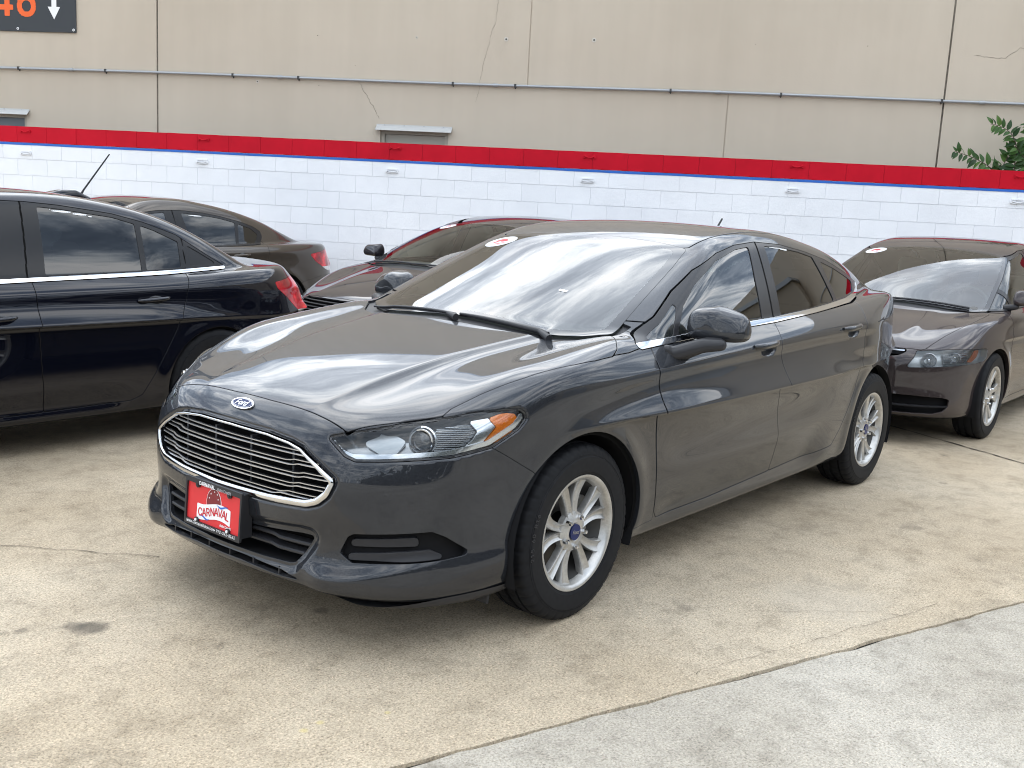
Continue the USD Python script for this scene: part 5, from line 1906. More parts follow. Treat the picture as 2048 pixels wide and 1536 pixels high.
    # ---- mirrors
    for sgn in (-1, 1):
        hm = hull_spheres([(.760 + x, .918 + y * 1.04, 1.028 + z * 1.06, r) for x, y, z, r in ((-.044, -.080, -.026, .034), (.030, -.085, -.030, .030), (-.026, -.075, .018, .044), (.026, -.070, .030, .040), (-.012, .090, -.028, .030), (.034, .095, -.030, .026), (.0, .070, .004, .042), (.032, .078, .014, .036), (-.036, .01, -.028, .032), (-.024, -.01, .024, .044), (.030, -.01, .036, .040))], 32)
        hm = hm.refine_to_length(.006).to_mesh()
        tm = trimesh.Trimesh(hm.vert_properties[:, :3], hm.tri_verts)
        trimesh.smoothing.filter_laplacian(tm, lamb=.5, iterations=40)
        trimesh.smoothing.filter_taubin(tm, iterations=20)
        v, f, nn = meshkit.arrays(tm, True)
        sh = Sheet(v, nn, f)
        lowz = lambda V: V[:, 2] - (1.000 + .04 * (np.abs(V[:, 1]) - .93))
        base, capp = sh.split(lowz, .003)
        m = MB()
        capp.to(m, .004, .001, flip=sgn < 0)
        mir = m.build('mirror', PT, car)
        m = MB()
        base.to(m, .004, .001, flip=sgn < 0)
        m.build('mirror_base', M_black, mir)
        arm = hull_spheres([(.665, -.925, .972, .030), (.70, -.99, .980, .024), (.74, -.945, .978, .030)]) + hull_spheres([(.665, -.925, .972, .030), (.590, -.845, .935, .030), (.660, -.845, .932, .030), (.71, -.91, .972, .024)]) + hull_spheres([(.555, -.828, .950, .022), (.690, -.828, .930, .022), (.605, -.836, .905, .022)])
        am = arm.refine_to_length(.012).to_mesh()
        am = trimesh.Trimesh(am.vert_properties[:, :3], am.tri_verts)
        trimesh.smoothing.filter_taubin(am, iterations=12)
        MB().tm(am, True, np.diag([1, -sgn, 1, 1.0])).build('mirror_foot', M_black, mir)
        gl_ = trimesh.creation.cylinder(1, .002, sections=32)
        gl_.apply_scale([.090, .046, 1])
        MB().tm(gl_, 30, frame(np.array([.822, sgn * .935, 1.034]), [0, 1, 0], [0, 0, 1], [1, 0, 0])).build('mirror_glass', M_chrome, mir)

    # ---- wipers lying at the foot of the screen
    def on_screen(xy, h):
        xy = np.asarray(xy, float)
        z = body.top_z(xy[:, 0], np.abs(xy[:, 1]))
        n = body.normal(np.column_stack([xy[:, 0], np.abs(xy[:, 1]), z]))
        n[:, 1] *= np.where(xy[:, 1] < 0, -1, 1)
        return np.column_stack([xy, z]) + n * h
    for ys, xs2, th in (((-.47, .0), (.252, .256), (.013, .006)), ((.02, .585), (.250, .312), (.006, .005))):
        t = np.linspace(0, 1, 16)
        P = on_screen(np.column_stack([np.interp(t, [0, 1], xs2), np.interp(t, [0, 1], ys)]), .004)
        wp = tube(P, np.linspace(*th, 16), 8).build('wiper', M_black, car)
        q = on_screen([(xs2[0] - .03, ys[0] - .03), (xs2[0] - .004, ys[0] + .04)], .006)
        tube(q, [.016, .010], 8).build('wiper_arm', M_black, wp)
    # black sail corners at the foot of the A-pillars
    # ---- stickers on the screen
    for pg, mat, hgt in sticker_shapes(1.055, .465, .062, .085, 12):
        g, _ = ws.split(sdf(pg, lambda V: (V[:, 0], V[:, 1])))
        m = MB()
        g.offset(hgt).to(m, 0)
        m.build('screen_sticker', mat, car)
    g, _ = ws.split(sdf(sg.box(.575, .265, .592, .31), lambda V: (V[:, 0], V[:, 1])))
    m = MB()
    g.offset(.001).to(m, 0, flip=True)
    m.build('screen_label', M_paper, car)
    # ---- aerial
    z = float(body.top_z([2.42], [0.0])[0])
    MB().tm(hull_spheres([(2.40, 0, z, .016), (2.46, 0, z, .016), (2.41, 0, z + .012, .012)]), 40).build('aerial_base', M_black, car)
    tube([(2.41, 0, z + .01), (2.48, 0, z + .080)], [.0065, .0055], 8).build('aerial', M_black, car)
    # ---- tail lamps
    xmirror_parts(tl, 'tail_lamp', M_redlamp, car, .012)

    # ---- cabin
    fl = MB().box((.35, -.70, .30), (3.0, .70, .36)).box((2.72, -.70, .36), (2.80, .70, 1.02)).box((.35, -.7, .36), (.42, .7, .85))
    fl.build('cabin_floor', M_cabin, car)
    yy = np.linspace(-.70, .70, 15)
    prof = [(.32, .90), (.38, .965), (.60, .975), (.86, .965), (.94, .93), (.95, .80), (.90, .66), (.4, .6)]
    V = np.array([[(x - .06 * (y / .7) ** 2 * 0 + .03 * abs(y), y, z) for x, z in prof] for y in yy])
    m_ = len(prof)
    F = [(i * m_ + j, (i + 1) * m_ + j, (i + 1) * m_ + j + 1, i * m_ + j + 1) for i in range(14) for j in range(m_ - 1)]
    tm = trimesh.Trimesh(V.reshape(-1, 3), np.vstack([np.array(F)[:, [0, 1, 2]], np.array(F)[:, [0, 2, 3]]]), process=False)
    if tm.face_normals[len(F) // 2][2] < 0:
        tm.invert()
    MB().tm(tm, 45).build('dashboard', M_cabin, car)
    sw = trimesh.creation.torus(.185, .016, major_sections=40, minor_sections=10)
    T = frame(np.array([1.06, -.37, .93]), [0, 1, 0], [.42, 0, .907], [.907, 0, -.42])
    st = MB().tm(sw, 40, T)
    st.tm(rounded_box((.13, .11, .05), .02, 1), 40, T @ TR(0, 0, -.01))
    for a in (0, np.pi, -np.pi / 2):
        st.tm(rounded_box((.15, .03, .02), .008, 1), 40, T @ TR(.10 * math.cos(a), .10 * math.sin(a), 0, rz=a))
    st.build('steering_wheel', M_cabin, car)
    seat(car, 1.40, -.37)
    seat(car, 1.40, .37)
    seat(car, 2.16, 0, 1.20, True, .10)
    lining = whole.offset(-.026).clip(-(whole.V[:, 2] - 1.25))
    lining = lining.clip(-sdf(P_ws.buffer(-.03), top_xy)(lining.V)).clip(-sdf(P_bg.buffer(-.02), top_xy)(lining.V)).clip(-sdf(P_dlo, side_xz, left)(lining.V))
    mb = MB()
    mb.add(lining.V, lining.F[:, ::-1], -lining.N).add(lining.V * [1, -1, 1], lining.F, -lining.N * [1, -1, 1])
    mb.build('headlining', M_head, car)
    MB().tm(hull_spheres([(1.12, dy, 1.262 + dz, .014) for dy in (-.09, .09) for dz in (0, .03)]), 40).build('rear_view_mirror', M_cabin, car)

    # ---- wheels
    for x in (0.0, 2.85):
        st_ = 0
        build_wheel(car, (x, -.755, .3245), .327, .215, .2085, 'ten', steer=st_, spin=.15 if x == 0 else .55, badge='Ford')
        build_wheel(car, (x, .755, .3245), .327, .215, .2085, 'ten', steer=st_, mirror=True, n=84)
    return car


build_fusion()

# ------------------------------------------------------------------ the other parked cars: one builder, each with its own lines
def saloon_body(c):
    """c: dictionary of the car's lines (half width hw, lengths from the front axle)"""
    hw, wb, xf, xr_ = c['hw'], c['wb'], c['front'], c['rear']
    k = hw / .885
    plan = curve([(y * k, x * c.get('nose_sweep', 1.0)) for y, x in [(-.3, .02), (-.2, .010), (0, 0), (.2, .010), (.34, .028), (.48, .070), (.595, .135), (.69, .225), (.768, .34), (.825, .48), (.865, .65), (.91, .95)]], .03)
    xc = curve([(z, xf + d) for z, d in c['nose']], .025)
    xr = curve([(z, xr_ + d) for z, d in c['tail']], .025)
    planr = curve([(y * k, x) for y, x in [(-.3, .02), (0, 0), (.3, .02), (.45, .05), (.58, .11), (.68, .20), (.76, .33), (.82, .5), (.87, .8), (.91, 1.1)]], .03)
    P = curve([(xf - .1, hw - .18), (xf + .1, hw - .11), (-.6, hw - .052), (-.3, hw - .02), (0, hw - .006), (.5, hw - .002), (1.3, hw), (wb - .7, hw), (wb, hw - .006), (wb + .35, hw - .035), (xr_ - .2, hw - .085), (xr_, hw - .17)], .08)
    sec = curve([(.08, -.14), (.16, -.07), (.22, -.038), (.30, -.022), (.42, -.010), (.55, -.006), (.75, -.002), (.85, 0), (.95, -.008), (1.05, -.03), (1.2, -.06)], .03)
    zc = curve(c['crease'], .08)
    mc = curve([(xf, 0), (-.4, .05), (.1, .35), (.6, .60), (wb, .60), (xr_ - .2, .35), (xr_, .2)], .08)
    zl = curve([(-.2, .36), (wb, .40)], .05)

    def side(x, z):
        w = P(x) + sec(z)
        s = z - zc(x)
        w = w - mc(x) * splus(s, .010) - .008 * np.exp(-((s + .08) / .05) ** 2) * sstep(x, 0, .4) * sstep(-x, -wb - .4, -wb)
        win = sstep(x, .35, .7) * sstep(-x, -wb + .45, -wb + .8)
        w = w - win * .22 * splus(-(z - zl(x)), .010) * sstep(z, .2, .3)
        for cx in (0, wb):
            r = np.hypot(x - cx, z - .31)
            w = w + .012 * np.exp(-((r - .36) / .05) ** 2) * sstep(z, .15, .3)
        return w
    Tc = curve(c['deck'], .035)

    def top(x, y):
        fade = sstep(-x, .05, .75)
        t = Tc(x - plan(y) * fade * .9) - .035 * y * y
        h = c.get('hood_ridge', .006) * sstep(x, xf, xf + .5) * sstep(-x, -.6, -.3)
        s = splus(np.abs(y) - (.40 + .08 * x), .012)
        return t - h * (s / .09) * np.exp(1 - s / .09) + .010 * sstep(-x, -.6, -.3) * np.exp(-((y - .70) / .11) ** 2)
    Gc = curve(c['roof'], .055)
    ac = curve([(-.6, .26), (.3, .25), (.9, .18), (1.3, .05), (1.8, 0), (wb - .4, -.05), (wb + .1, -.14), (wb + .7, -.2)], .1)
    B = curve([(x, y) for x, y in c['belt_half']], .08)
    zb_ = c['belt_z']
    roof = lambda x, y: Gc(x - ac(x) * y * y) - .075 * y * y

    def gside(x, z):
        t = np.maximum(z - zb_, -.3)
        return B(x) - c.get('lean', .38) * t - .28 * t * np.abs(t)
    zb = curve([(xf, .20), (-.5, .19), (.4, .185), (wb - .4, .19), (wb + .4, .21), (xr_, .25)], .05)
    return Body(top, side, lambda y, z: xc(z) + plan(y), lambda y, z: xr(z) - planr(y), zb, roof, gside, xf - .03, xr_ + .03, dict(side_front=.10, side_rear=.10, top=.07, bottom=.04, rail=c.get('rail', .10), belt=.04))


def build_saloon(c):
    body = saloon_body(c)
    wb, xf, xr_ = c['wb'], c['front'], c['rear']
    car = thing('parked_car', c['label'], 'car', loc=c['loc'], rz=c.get('rz', 0))
    PT = car_paint(c['name'] + '_paint', c['paint'])
    S = body.mesh(xf + .5, xr_ - .5, .60, c.get('step', .013))
    front = lambda V: V[:, 0] < -.1
    left = lambda V: np.abs(V[:, 1]) > .3
    whole = S
    for cx in (0.0, wb):
        S = S.clip(-circle(cx, .31, .352)(S.V))
    under, S = S.split(lambda V: np.maximum(V[:, 2] - (body.zb(V[:, 0]) + .012), -.5))
    got = {}

    def take(key, pg, proj, cond, gap):
        nonlocal S
        got[key], S = S.split(sdf(pg, proj, cond), gap)
        return got[key]
    up = lambda z: (lambda V: V[:, 2] > z)
    P_ws, P_bg, P_dlo = poly(c['ws'], .03), poly(c['bg'], .03), poly(c['dlo'], .012)
    take('ws', P_ws, top_xy, up(.85), .004)
    take('bg', P_bg, top_xy, up(.85), .004)
    take('dlo', P_dlo, side_xz, left, .005)
    P_hl, P_tl = poly(c['lamp'], .012), poly(c['tail_lamp'], .012)
    take('hl', P_hl, diag_tz, front, .004)
    take('tl', P_tl, rdiag_tz, lambda V: V[:, 0] > wb, .004)
    openings = []
    for key, pg in c.get('openings', {}).items():
        openings.append((key, poly(pg, .012)))
        take(key, openings[-1][1], front_yz, front, 0)
    take('hood', poly(c['hood'], .01), top_xy, lambda V: (V[:, 2] > .6) & (V[:, 0] < .6), .006)
    take('cowl', poly(c['cowl']), top_xy, lambda V: (V[:, 2] > .8) & (V[:, 0] < .6), .001)
    if 'boot' in c:
        f = sdf(poly(c['boot']), top_xy, lambda V: V[:, 0] > wb)
        got['boot'], S = S.split(lambda V: np.maximum(f(V), c['boot_z'] - V[:, 2]), .006)
    take('fd', poly(c['front_door'], .012), side_xz, left, .006)
    take('rd', poly(c['rear_door'], .012), side_xz, left, .006)
    take('fb', poly(c['front_bumper']), side_xz, None, .004)
    take('rb', poly(c['rear_bumper']), side_xz, None, .004)
    take('wing', poly(c['wing']), side_xz, left, .005)

    def both(key, name, mat, depth=.012, off=0.0, parent=None):
        sh = got[key]
        if len(sh.F) == 0:
            return None
        m = MB()
        (sh.offset(off) if off else sh).to(m, depth, both=True)
        return m.build(name, mat, parent or car)
    both('hood', 'hood', PT)
    both('fb', 'front_bumper', PT)
    both('rb', 'rear_bumper', PT)
    if 'boot' in got:
        both('boot', 'boot_lid', PT)
    both('cowl', 'cowl_panel', M_black, .008, -.010)
    m = MB()
    under.to(m, 0, both=True)
    m.build('underbody', M_liner, car)
    xmirror_parts(got['wing'], 'wing', PT, car, .018)
    dF = xmirror_parts(got['fd'], 'door', PT, car, .012)
    dR = xmirror_parts(got['rd'], 'door', PT, car, .012)
    m = MB()
    S.to(m, .012, both=True)
    m.build('body_shell', PT, car)
    # inner shell
    I = whole.offset(-.020)
    for cx in (0.0, wb):
        I = I.clip(-circle(cx, .31, .338)(I.V))
    for pg, pj, cd in [(P_ws.buffer(-.006), top_xy, up(.8)), (P_bg.buffer(-.006), top_xy, up(.8)), (P_dlo.buffer(-.012), side_xz, left), (P_hl.buffer(.006), diag_tz, front)] + [(p_.buffer(.01), front_yz, front) for _, p_ in openings]:
        I = I.clip(-sdf(pg, pj, cd)(I.V))
    m = MB()
    I.to(m, 0, both=True)
    m.build('inner_shell', M_dark, car)
    arch_liner(car, 0.0, .31, .350, .50, c['hw'] - .03)
    arch_liner(car, wb, .31, .350, .50, c['hw'] - .03)
    # glass
    inner, border = got['ws'].split(sdf(P_ws.buffer(-.035), top_xy, up(.8)))
    m = MB()
    inner.to(m, 0, both=True)
    w = m.build('windscreen', c.get('ws_glass', M_clear), car)
    m = MB()
    border.to(m, .004, .001, both=True)
    m.build('screen_border', M_gloss, w)
    both('bg', 'rear_screen', M_privacy, .004)
    rest = got['dlo']
    gls = {}
    for key, pg, mat, nm in c['glass']:
        gls[key], rest = rest.split(sdf(poly(pg, .01), side_xz, left))
        par = dF if key.startswith('f') else dR if key.startswith('r') else None
        xmirror_parts(gls[key].offset(-.004), nm, mat, car, 0, parent=par)
    if c.get('chrome_belt'):
        ch, rest = rest.split(lambda V: np.where(np.abs(V[:, 1]) > .3, V[:, 2] - np.interp(V[:, 0], *np.array(c['chrome_belt']).T), .1))
        xmirror_parts(ch.offset(.003), 'chrome_moulding', M_chrome, car, .006)
    xmirror_parts(rest, 'window_trim', M_trim, car, .006)
    for pg in c.get('gaps', []):
        g, _ = got['dlo'].split(sdf(poly(pg), side_xz, left))
        xmirror_parts(g.offset(.0008), 'pillar_gap', M_dark, car, 0)
    for pg in c.get('paper', []):
        g, _ = got['dlo'].split(sdf(poly(pg), side_xz, left))
        m = MB()
        g.offset(-.002).to(m, 0, flip=True)
        m.build('paper_strip', M_paper, car)
    if 'sticker' in c:
        x, y, rx, ry, rot = c['sticker']
        for pg, mat, h in sticker_shapes(x, y, rx, ry, rot):
            g, _ = got['ws'].split(sdf(pg, lambda V: (V[:, 0], V[:, 1])))
            m = MB()
            g.offset(h).to(m, 0)
            m.build('screen_sticker', mat, car)
    # lamps
    fr = lambda V: V[:, 0] < 0
    for flip in (True, False):
        sh = got['hl']
        if len(sh.F) == 0:
            break
        m = MB()
        sh.offset(-.05).to(m, 0, flip=flip)
        E = sh.border()
        a, b = E[:, 0], E[:, 1]
        q = np.arange(len(E))
        W = np.vstack([sh.V[a], sh.V[b], sh.V[a] - sh.N[a] * .05, sh.V[b] - sh.N[b] * .05])
        F = np.stack([q, q + 2 * len(E), q + 3 * len(E), q + len(E)], 1)
        m.add(W * ([1, -1, 1] if flip else [1, 1, 1]), F if flip else F[:, ::-1])
        lamp = m.build('headlamp', M_lampgrey, car)
        m = MB()
        sh.offset(-.001).to(m, 0, flip=flip)
        m.build('lens', M_lens, lamp)
        for nm, pg, d, mat in c.get('lamp_parts', []):
            g, _ = sh.split(sdf(poly(pg, .006), diag_tz, fr))
            m = MB()
            g.offset(d).to(m, .01, flip=flip)
            m.build(nm, mat, lamp)
        for nm, (t, z), r in c.get('bowls', []):
            kx = np.argmin(np.hypot(*(np.stack(diag_tz(sh.V), 1) - np.array([t, z])).T))
            p, n = sh.V[kx], sh.N[kx]
            ax = np.array([-.92, .38, .06])
            ax /= np.linalg.norm(ax)
            ex = np.cross([0, 0, 1.0], ax)
            ex /= np.linalg.norm(ex)
            s_ = np.array([1, -1 if flip else 1, 1.0])
            T = frame((p - n * .026) * s_, ex * s_, np.cross(ax, ex) * s_, ax * s_)
            bw = revolve([(r * .25, -r * .55), (r * .62, -r * .35), (r * .9, 0), (r, r * .25), (r * 1.07, r * .2)], 32)
            bw.apply_transform(trimesh.transformations.rotation_matrix(np.pi / 2, [1, 0, 0]))
            bw2 = bw.copy()
            bw2.invert()
            MB().tm(bw, 40, T).tm(bw2, 40, T).build(nm, M_silverplastic, lamp)
            bl = trimesh.creation.icosphere(2, r * .32)
            bl.apply_translation([0, 0, -r * .3])
            MB().tm(bl, True, T).build('bulb_shield', M_chrome, lamp)
    for sh, name in ((got['tl'], 'tail_lamp'),):
        red, clear = sh.split(lambda V: c['tail_split'] - V[:, 2]) if 'tail_split' in c else (sh, None)
        ps = xmirror_parts(red, name, M_redlamp, car, .012)
        if clear is not None and len(clear.F):
            xmirror_parts(clear, 'reversing_lens', M_clearlamp, car, .012, parent=ps)
    # openings in the nose
    for key, pg in openings:
        sh = got[key]
        if len(sh.F) == 0:
            continue
        m = MB()
        E = sh.border()
        a, b = E[:, 0], E[:, 1]
        q = np.arange(len(E))
        dx = np.array([.08, 0, 0])
        W = np.vstack([sh.V[a], sh.V[b], sh.V[a] + dx, sh.V[b] + dx])
        F = np.stack([q, q + 2 * len(E), q + 3 * len(E), q + len(E)], 1)
        m.add(W, F[:, ::-1]).add(W * [1, -1, 1], F)
        Sheet(sh.V + dx, sh.N, sh.F).to(m, 0, both=True)
        op = m.build(key, M_liner, car)
        for z, thick, mat, nm in c.get('bars', {}).get(key, []):
            ln = sg.LineString([(0, z), (1.2, z)]).intersection(pg.buffer(-.004))
            if ln.is_empty:
                continue
            ym = ln.bounds[2]
            yy = np.linspace(-ym, ym, 40)
            X = body.front_x(np.abs(yy), 0 * yy + z) + .012
            sweep(np.column_stack([X, yy, 0 * yy + z]), np.repeat([[-1.0, 0, 0]], 40, 0), [(-thick / 2, -.03), (thick / 2, -.03), (thick / 2, .002), (thick / 4, .006), (-thick / 4, .006), (-thick / 2, .002)]).build(nm, mat, op)
    # handles, mirrors, wipers
    for (hx, hz), par in zip(c['handles'], (dF, dR)):
        for kk, sgn in enumerate((-1, 1)):
            xs2 = np.linspace(-.10, .10, 15)
            y = body.side_y(hx + xs2, hz + 0 * xs2)
            Pp = np.column_stack([hx + xs2, y + .028 * (1 - np.abs(xs2 / .10) ** 4) + .004, hz + .006 * xs2 / .1])
            V, F, N = tube(Pp, .0125 * np.sqrt(np.maximum(1 - np.abs(xs2 / .107) ** 6, .05)), 10).arr()
            MB().add(V * [1, sgn, 1], F if sgn > 0 else F[:, ::-1], N * [1, sgn, 1]).build('door_handle', PT, par[kk])
            cup = trimesh.creation.icosphere(2, 1.0)
            cup.apply_scale([.055, .006, .034])
            MB().tm(cup, True, TR(hx + .01, sgn * (float(y[7]) - .002), hz - .012)).build('handle_cup', M_gloss, par[kk])
    mx, my, mz = c['mirror']
    for sgn in (-1, 1):
        hm = hull_spheres([(mx + x, my + y, mz + z, r) for x, y, z, r in ((-.045, -.085, -.030, .024), (.040, -.085, -.030, .022), (-.025, -.08, .030, .028), (.035, -.075, .040, .026), (-.010, .095, -.028, .024), (.042, .095, -.028, .020), (.0, .08, .018, .028), (.040, .085, .026, .024))], 20)
        hm = hm.refine_to_length(.012).to_mesh()
        tm = trimesh.Trimesh(hm.vert_properties[:, :3], hm.tri_verts)
        trimesh.smoothing.filter_laplacian(tm, lamb=.5, iterations=12)
        mp = MB().tm(tm, True, np.diag([1, sgn, 1, 1.0])).build('mirror', PT, car)
        MB().tm(hull_spheres([(mx - .02, my - .06, mz - .04, .02), (mx - .03, my - .16, mz - .06, .028), (mx + .04, my - .16, mz - .06, .028)]), 40, np.diag([1, sgn, 1, 1.0])).build('mirror_foot', M_black, mp)
    for ys, xs2 in c.get('wipers', []):
        t = np.linspace(0, 1, 14)
        xy = np.column_stack([np.interp(t, [0, 1], xs2) - .012 * np.sin(np.pi * t), np.interp(t, [0, 1], ys)])
        z = body.top_z(xy[:, 0], np.abs(xy[:, 1]))
        tube(np.column_stack([xy, z + .012]), .009, 6).build('wiper', M_black, car)
    # cabin
    m = MB().box((.30, -.62, .28), (wb - .1, .62, .34)).box((.30, -.62, .34), (.36, .62, c['belt_z'] - .12)).box((wb - .35, -.62, .34), (wb - .28, .62, c['belt_z'] - .02))
    m.build('cabin_floor', M_cabin, car)
    d0 = c['dash']
    MB().tm(hull_spheres([(d0[0] + x, y, d0[1] + z, .05) for x in (0, .45) for y in (-.60, .60) for z in (-.15, -.02)]), 40).build('dashboard', M_cabin, car)
    sw = trimesh.creation.torus(.18, .015, major_sections=32, minor_sections=8)
    T = frame(np.array([d0[0] + .62, -.35, d0[1] - .03]), [0, 1, 0], [.42, 0, .907], [.907, 0, -.42])
    MB().tm(sw, 40, T).tm(rounded_box((.33, .05, .03), .01, 1), 40, T).build('steering_wheel', M_cabin, car)
    sx = d0[0] + .95
    seat(car, sx, -.35, .48, drop=.08)
    seat(car, sx, .35, .48, drop=.08)
    seat(car, sx + .72, 0, 1.10, True, .20)
    L = whole.offset(-.026).clip(-(whole.V[:, 2] - (c['belt_z'] + .22)))
    L = L.clip(-sdf(P_ws.buffer(-.02), top_xy)(L.V))
    L = L.clip(-sdf(P_bg.buffer(-.02), top_xy)(L.V))
    L = L.clip(-sdf(P_dlo, side_xz, left)(L.V))
    m = MB()
    m.add(L.V, L.F[:, ::-1], -L.N).add(L.V * [1, -1, 1], L.F, -L.N * [1, -1, 1])
    m.build('headlining', M_head, car)
    # wheels
    R, w, rim, style = c['wheel']
    ty = c['hw'] - w / 2 - .012
    for x in (0.0, wb):
        build_wheel(car, (x, -ty, R - .003), R, w, rim, style, spin=.3 + x, n=96)
        build_wheel(car, (x, ty, R - .003), R, w, rim, style, mirror=True, n=60)
    if 'extra' in c:
        c['extra'](car, body, whole, PT)
    return car


M_darkglass = glass('dark_tinted_glass', (.10, .115, .125), 1.75)
M_ambersoft = plain('amber_plastic', (.42, .13, .05), .2, .2, coat=1.0)
SALOON = dict(
    nose=[(.08, .16), (.16, .09), (.22, .02), (.30, -.0), (.42, .01), (.55, .01), (.64, .03), (.72, .09), (.80, .20)],
    tail=[(.1, -.18), (.2, -.10), (.3, -.02), (.45, 0), (.6, -.005), (.8, -.03), (.95, -.06), (1.05, -.09)],
)


CARS = {}

# grey-brown compact saloon nose-on behind the subject, at the right
CARS['taupe'] = dict(
    SALOON, name='taupe', paint=(.034, .027, .0265), label='grey-brown compact saloon facing the camera at the right edge, headlamp and one front wheel showing', loc=(4.94, -.130, 0), step=.011,
    hw=.870, wb=2.70, front=-.885, rear=3.62, nose=[(.08, .14), (.16, .07), (.21, .015), (.27, 0), (.40, .015), (.52, .02), (.60, .03), (.66, .06), (.72, .13), (.80, .26)],
    crease=[(-.9, .70), (-.4, .76), (.3, .84), (1.3, .87), (2.7, .89), (3.6, .88)],
    deck=[(-1.05, .42), (-.95, .55), (-.85, .655), (-.75, .70), (-.5, .775), (-.25, .835), (0, .88), (.2, .91), (.4, .93), (1.3, .96), (2.6, 1.0), (3.0, 1.04), (3.4, 1.04), (3.6, 1.0)],
    roof=[(-.4, .72), (-.1, .86), (.10, .95), (.4, 1.09), (.7, 1.215), (.95, 1.305), (1.2, 1.375), (1.45, 1.415), (1.7, 1.43), (2.0, 1.422), (2.3, 1.39), (2.6, 1.32), (2.9, 1.215), (3.1, 1.12), (3.4, .98)],
    belt_z=.93, belt_half=[(-.3, .70), (0, .745), (.3, .775), (.7, .792), (1.5, .80), (2.2, .785), (2.7, .72), (3.1, .65), (3.5, .55)],
    ws=[(.060, -.1), (.060, .0), (.062, .25), (.085, .45), (.125, .60), (.160, .690), (.24, .696), (.66, .652), (.95, .602), (1.035, .578), (1.055, .40), (1.07, .2), (1.075, -.1)],
    bg=[(2.40, -.1), (2.38, .45), (2.75, .52), (3.05, .54), (3.10, .3), (3.11, -.1)],
    dlo=[(.10, .905), (.42, 1.06), (.72, 1.19), (1.0, 1.29), (1.3, 1.345), (1.6, 1.362), (1.9, 1.352), (2.2, 1.312), (2.45, 1.25), (2.66, 1.15), (2.72, 1.06), (2.69, 1.0), (2.4, .975), (1.4, .945), (.6, .92)],
    glass=[('f1', [(.52, .93), (.52, 1.09), (.75, 1.185), (1.0, 1.27), (1.3, 1.325), (1.36, 1.325), (1.34, .952)], M_sideglass, 'front_door_glass'), ('f2', [(.16, .918), (.40, 1.03), (.47, 1.06), (.47, .93)], M_sideglass, 'quarter_light'), ('r1', [(1.47, .958), (1.49, 1.335), (1.8, 1.335), (2.1, 1.305), (2.36, 1.25), (2.40, .985)], M_sideglass, 'rear_door_glass'), ('q', [(2.45, .99), (2.44, 1.21), (2.6, 1.14), (2.66, 1.06), (2.64, 1.0)], M_sideglass, 'rear_quarter_light')],
    gaps=[[(1.405, .94), (1.415, .94), (1.425, 1.36), (1.415, 1.36)]],
    lamp=[(-.230, .540), (-.180, .610), (-.150, .656), (.083, .674), (.40, .676), (.446, .672), (.435, .61), (.40, .588), (.311, .578), (.10, .563), (-.007, .556)],
    lamp_parts=[('turn_signal', [(.235, .585), (.285, .625), (.315, .668), (.36, .668), (.335, .62), (.285, .588)], -.012, M_ambersoft), ('bezel', [(.05, .572), (.04, .66), (.20, .668), (.25, .66), (.27, .62), (.23, .585)], -.03, M_flute)],
    bowls=[('reflector_bowl', (-.065, .606), .047), ('reflector_bowl', (.135, .622), .034)],
    tail_lamp=[(-2.0, .78), (-2.0, .95), (-2.4, .95), (-2.4, .78)],
    openings={'grille': [(-.2, .585), (0, .585), (.30, .590), (.42, .62), (.47, .655), (.42, .668), (.2, .675), (-.2, .675)], 'lower_intake': [(-.2, .225), (-.2, .356), (.53, .356), (.69, .346), (.725, .332), (.722, .28), (.70, .245), (.65, .228)]},
    bars={'grille': [(.640, .034, M_chrome, 'chrome_bar'), (.603, .012, M_black, 'grille_bar')], 'lower_intake': [(.28, .012, M_black, 'intake_bar')]},
    hood=[(-.78, -.1), (-.78, .2), (-.755, .40), (-.70, .53), (-.673, .555), (-.454, .607), (-.30, .660), (-.173, .700), (.0, .722), (.12, .730), (.155, .70), (.10, .60), (.04, .45), (.0, .25), (-.01, -.1)],
    cowl=[(-.05, -.1), (-.05, .5), (.02, .62), (.20, .72), (.30, .70), (.30, -.1)],
    boot=[(3.13, -.1), (3.12, .55), (3.9, .5), (3.9, -.1)], boot_z=.62,
    front_door=[(.28, .98), (.28, .90), (.33, .80), (.33, .60), (.36, .40), (.42, .25), (1.50, .255), (1.45, .5), (1.40, .8), (1.41, .98)],
    rear_door=[(1.41, .98), (1.40, .8), (1.45, .5), (1.50, .255), (2.10, .27), (2.30, .45), (2.42, .66), (2.45, .85), (2.62, 1.02)],
    front_bumper=[(-1.3, .05), (-1.3, .75), (-.8, .70), (-.45, .62), (-.33, .60), (-.27, .54), (-.22, .45), (-.2, .05)],
    rear_bumper=[(3.9, .05), (3.9, .66), (3.3, .64), (2.95, .58), (2.9, .05)],
    wing=[(-.9, .60), (-.40, .60), (-.28, .50), (0, .35), (.28, .18), (.28, .24), (.41, .24), (.35, .40), (.32, .60), (.32, .80), (.27, .90), (.12, .90), (-.05, .98), (-.9, .98)],
    handles=[(1.22, .845), (2.20, .865)], mirror=(.42, .90, .985), dash=(.20, .90), wheel=(.316, .205, .212, 'five_split'),
    wipers=[((-.58, .05), (.145, .065)), ((.05, .60), (.070, .16))], sticker=(.955, .455, .060, .085, 12),
)

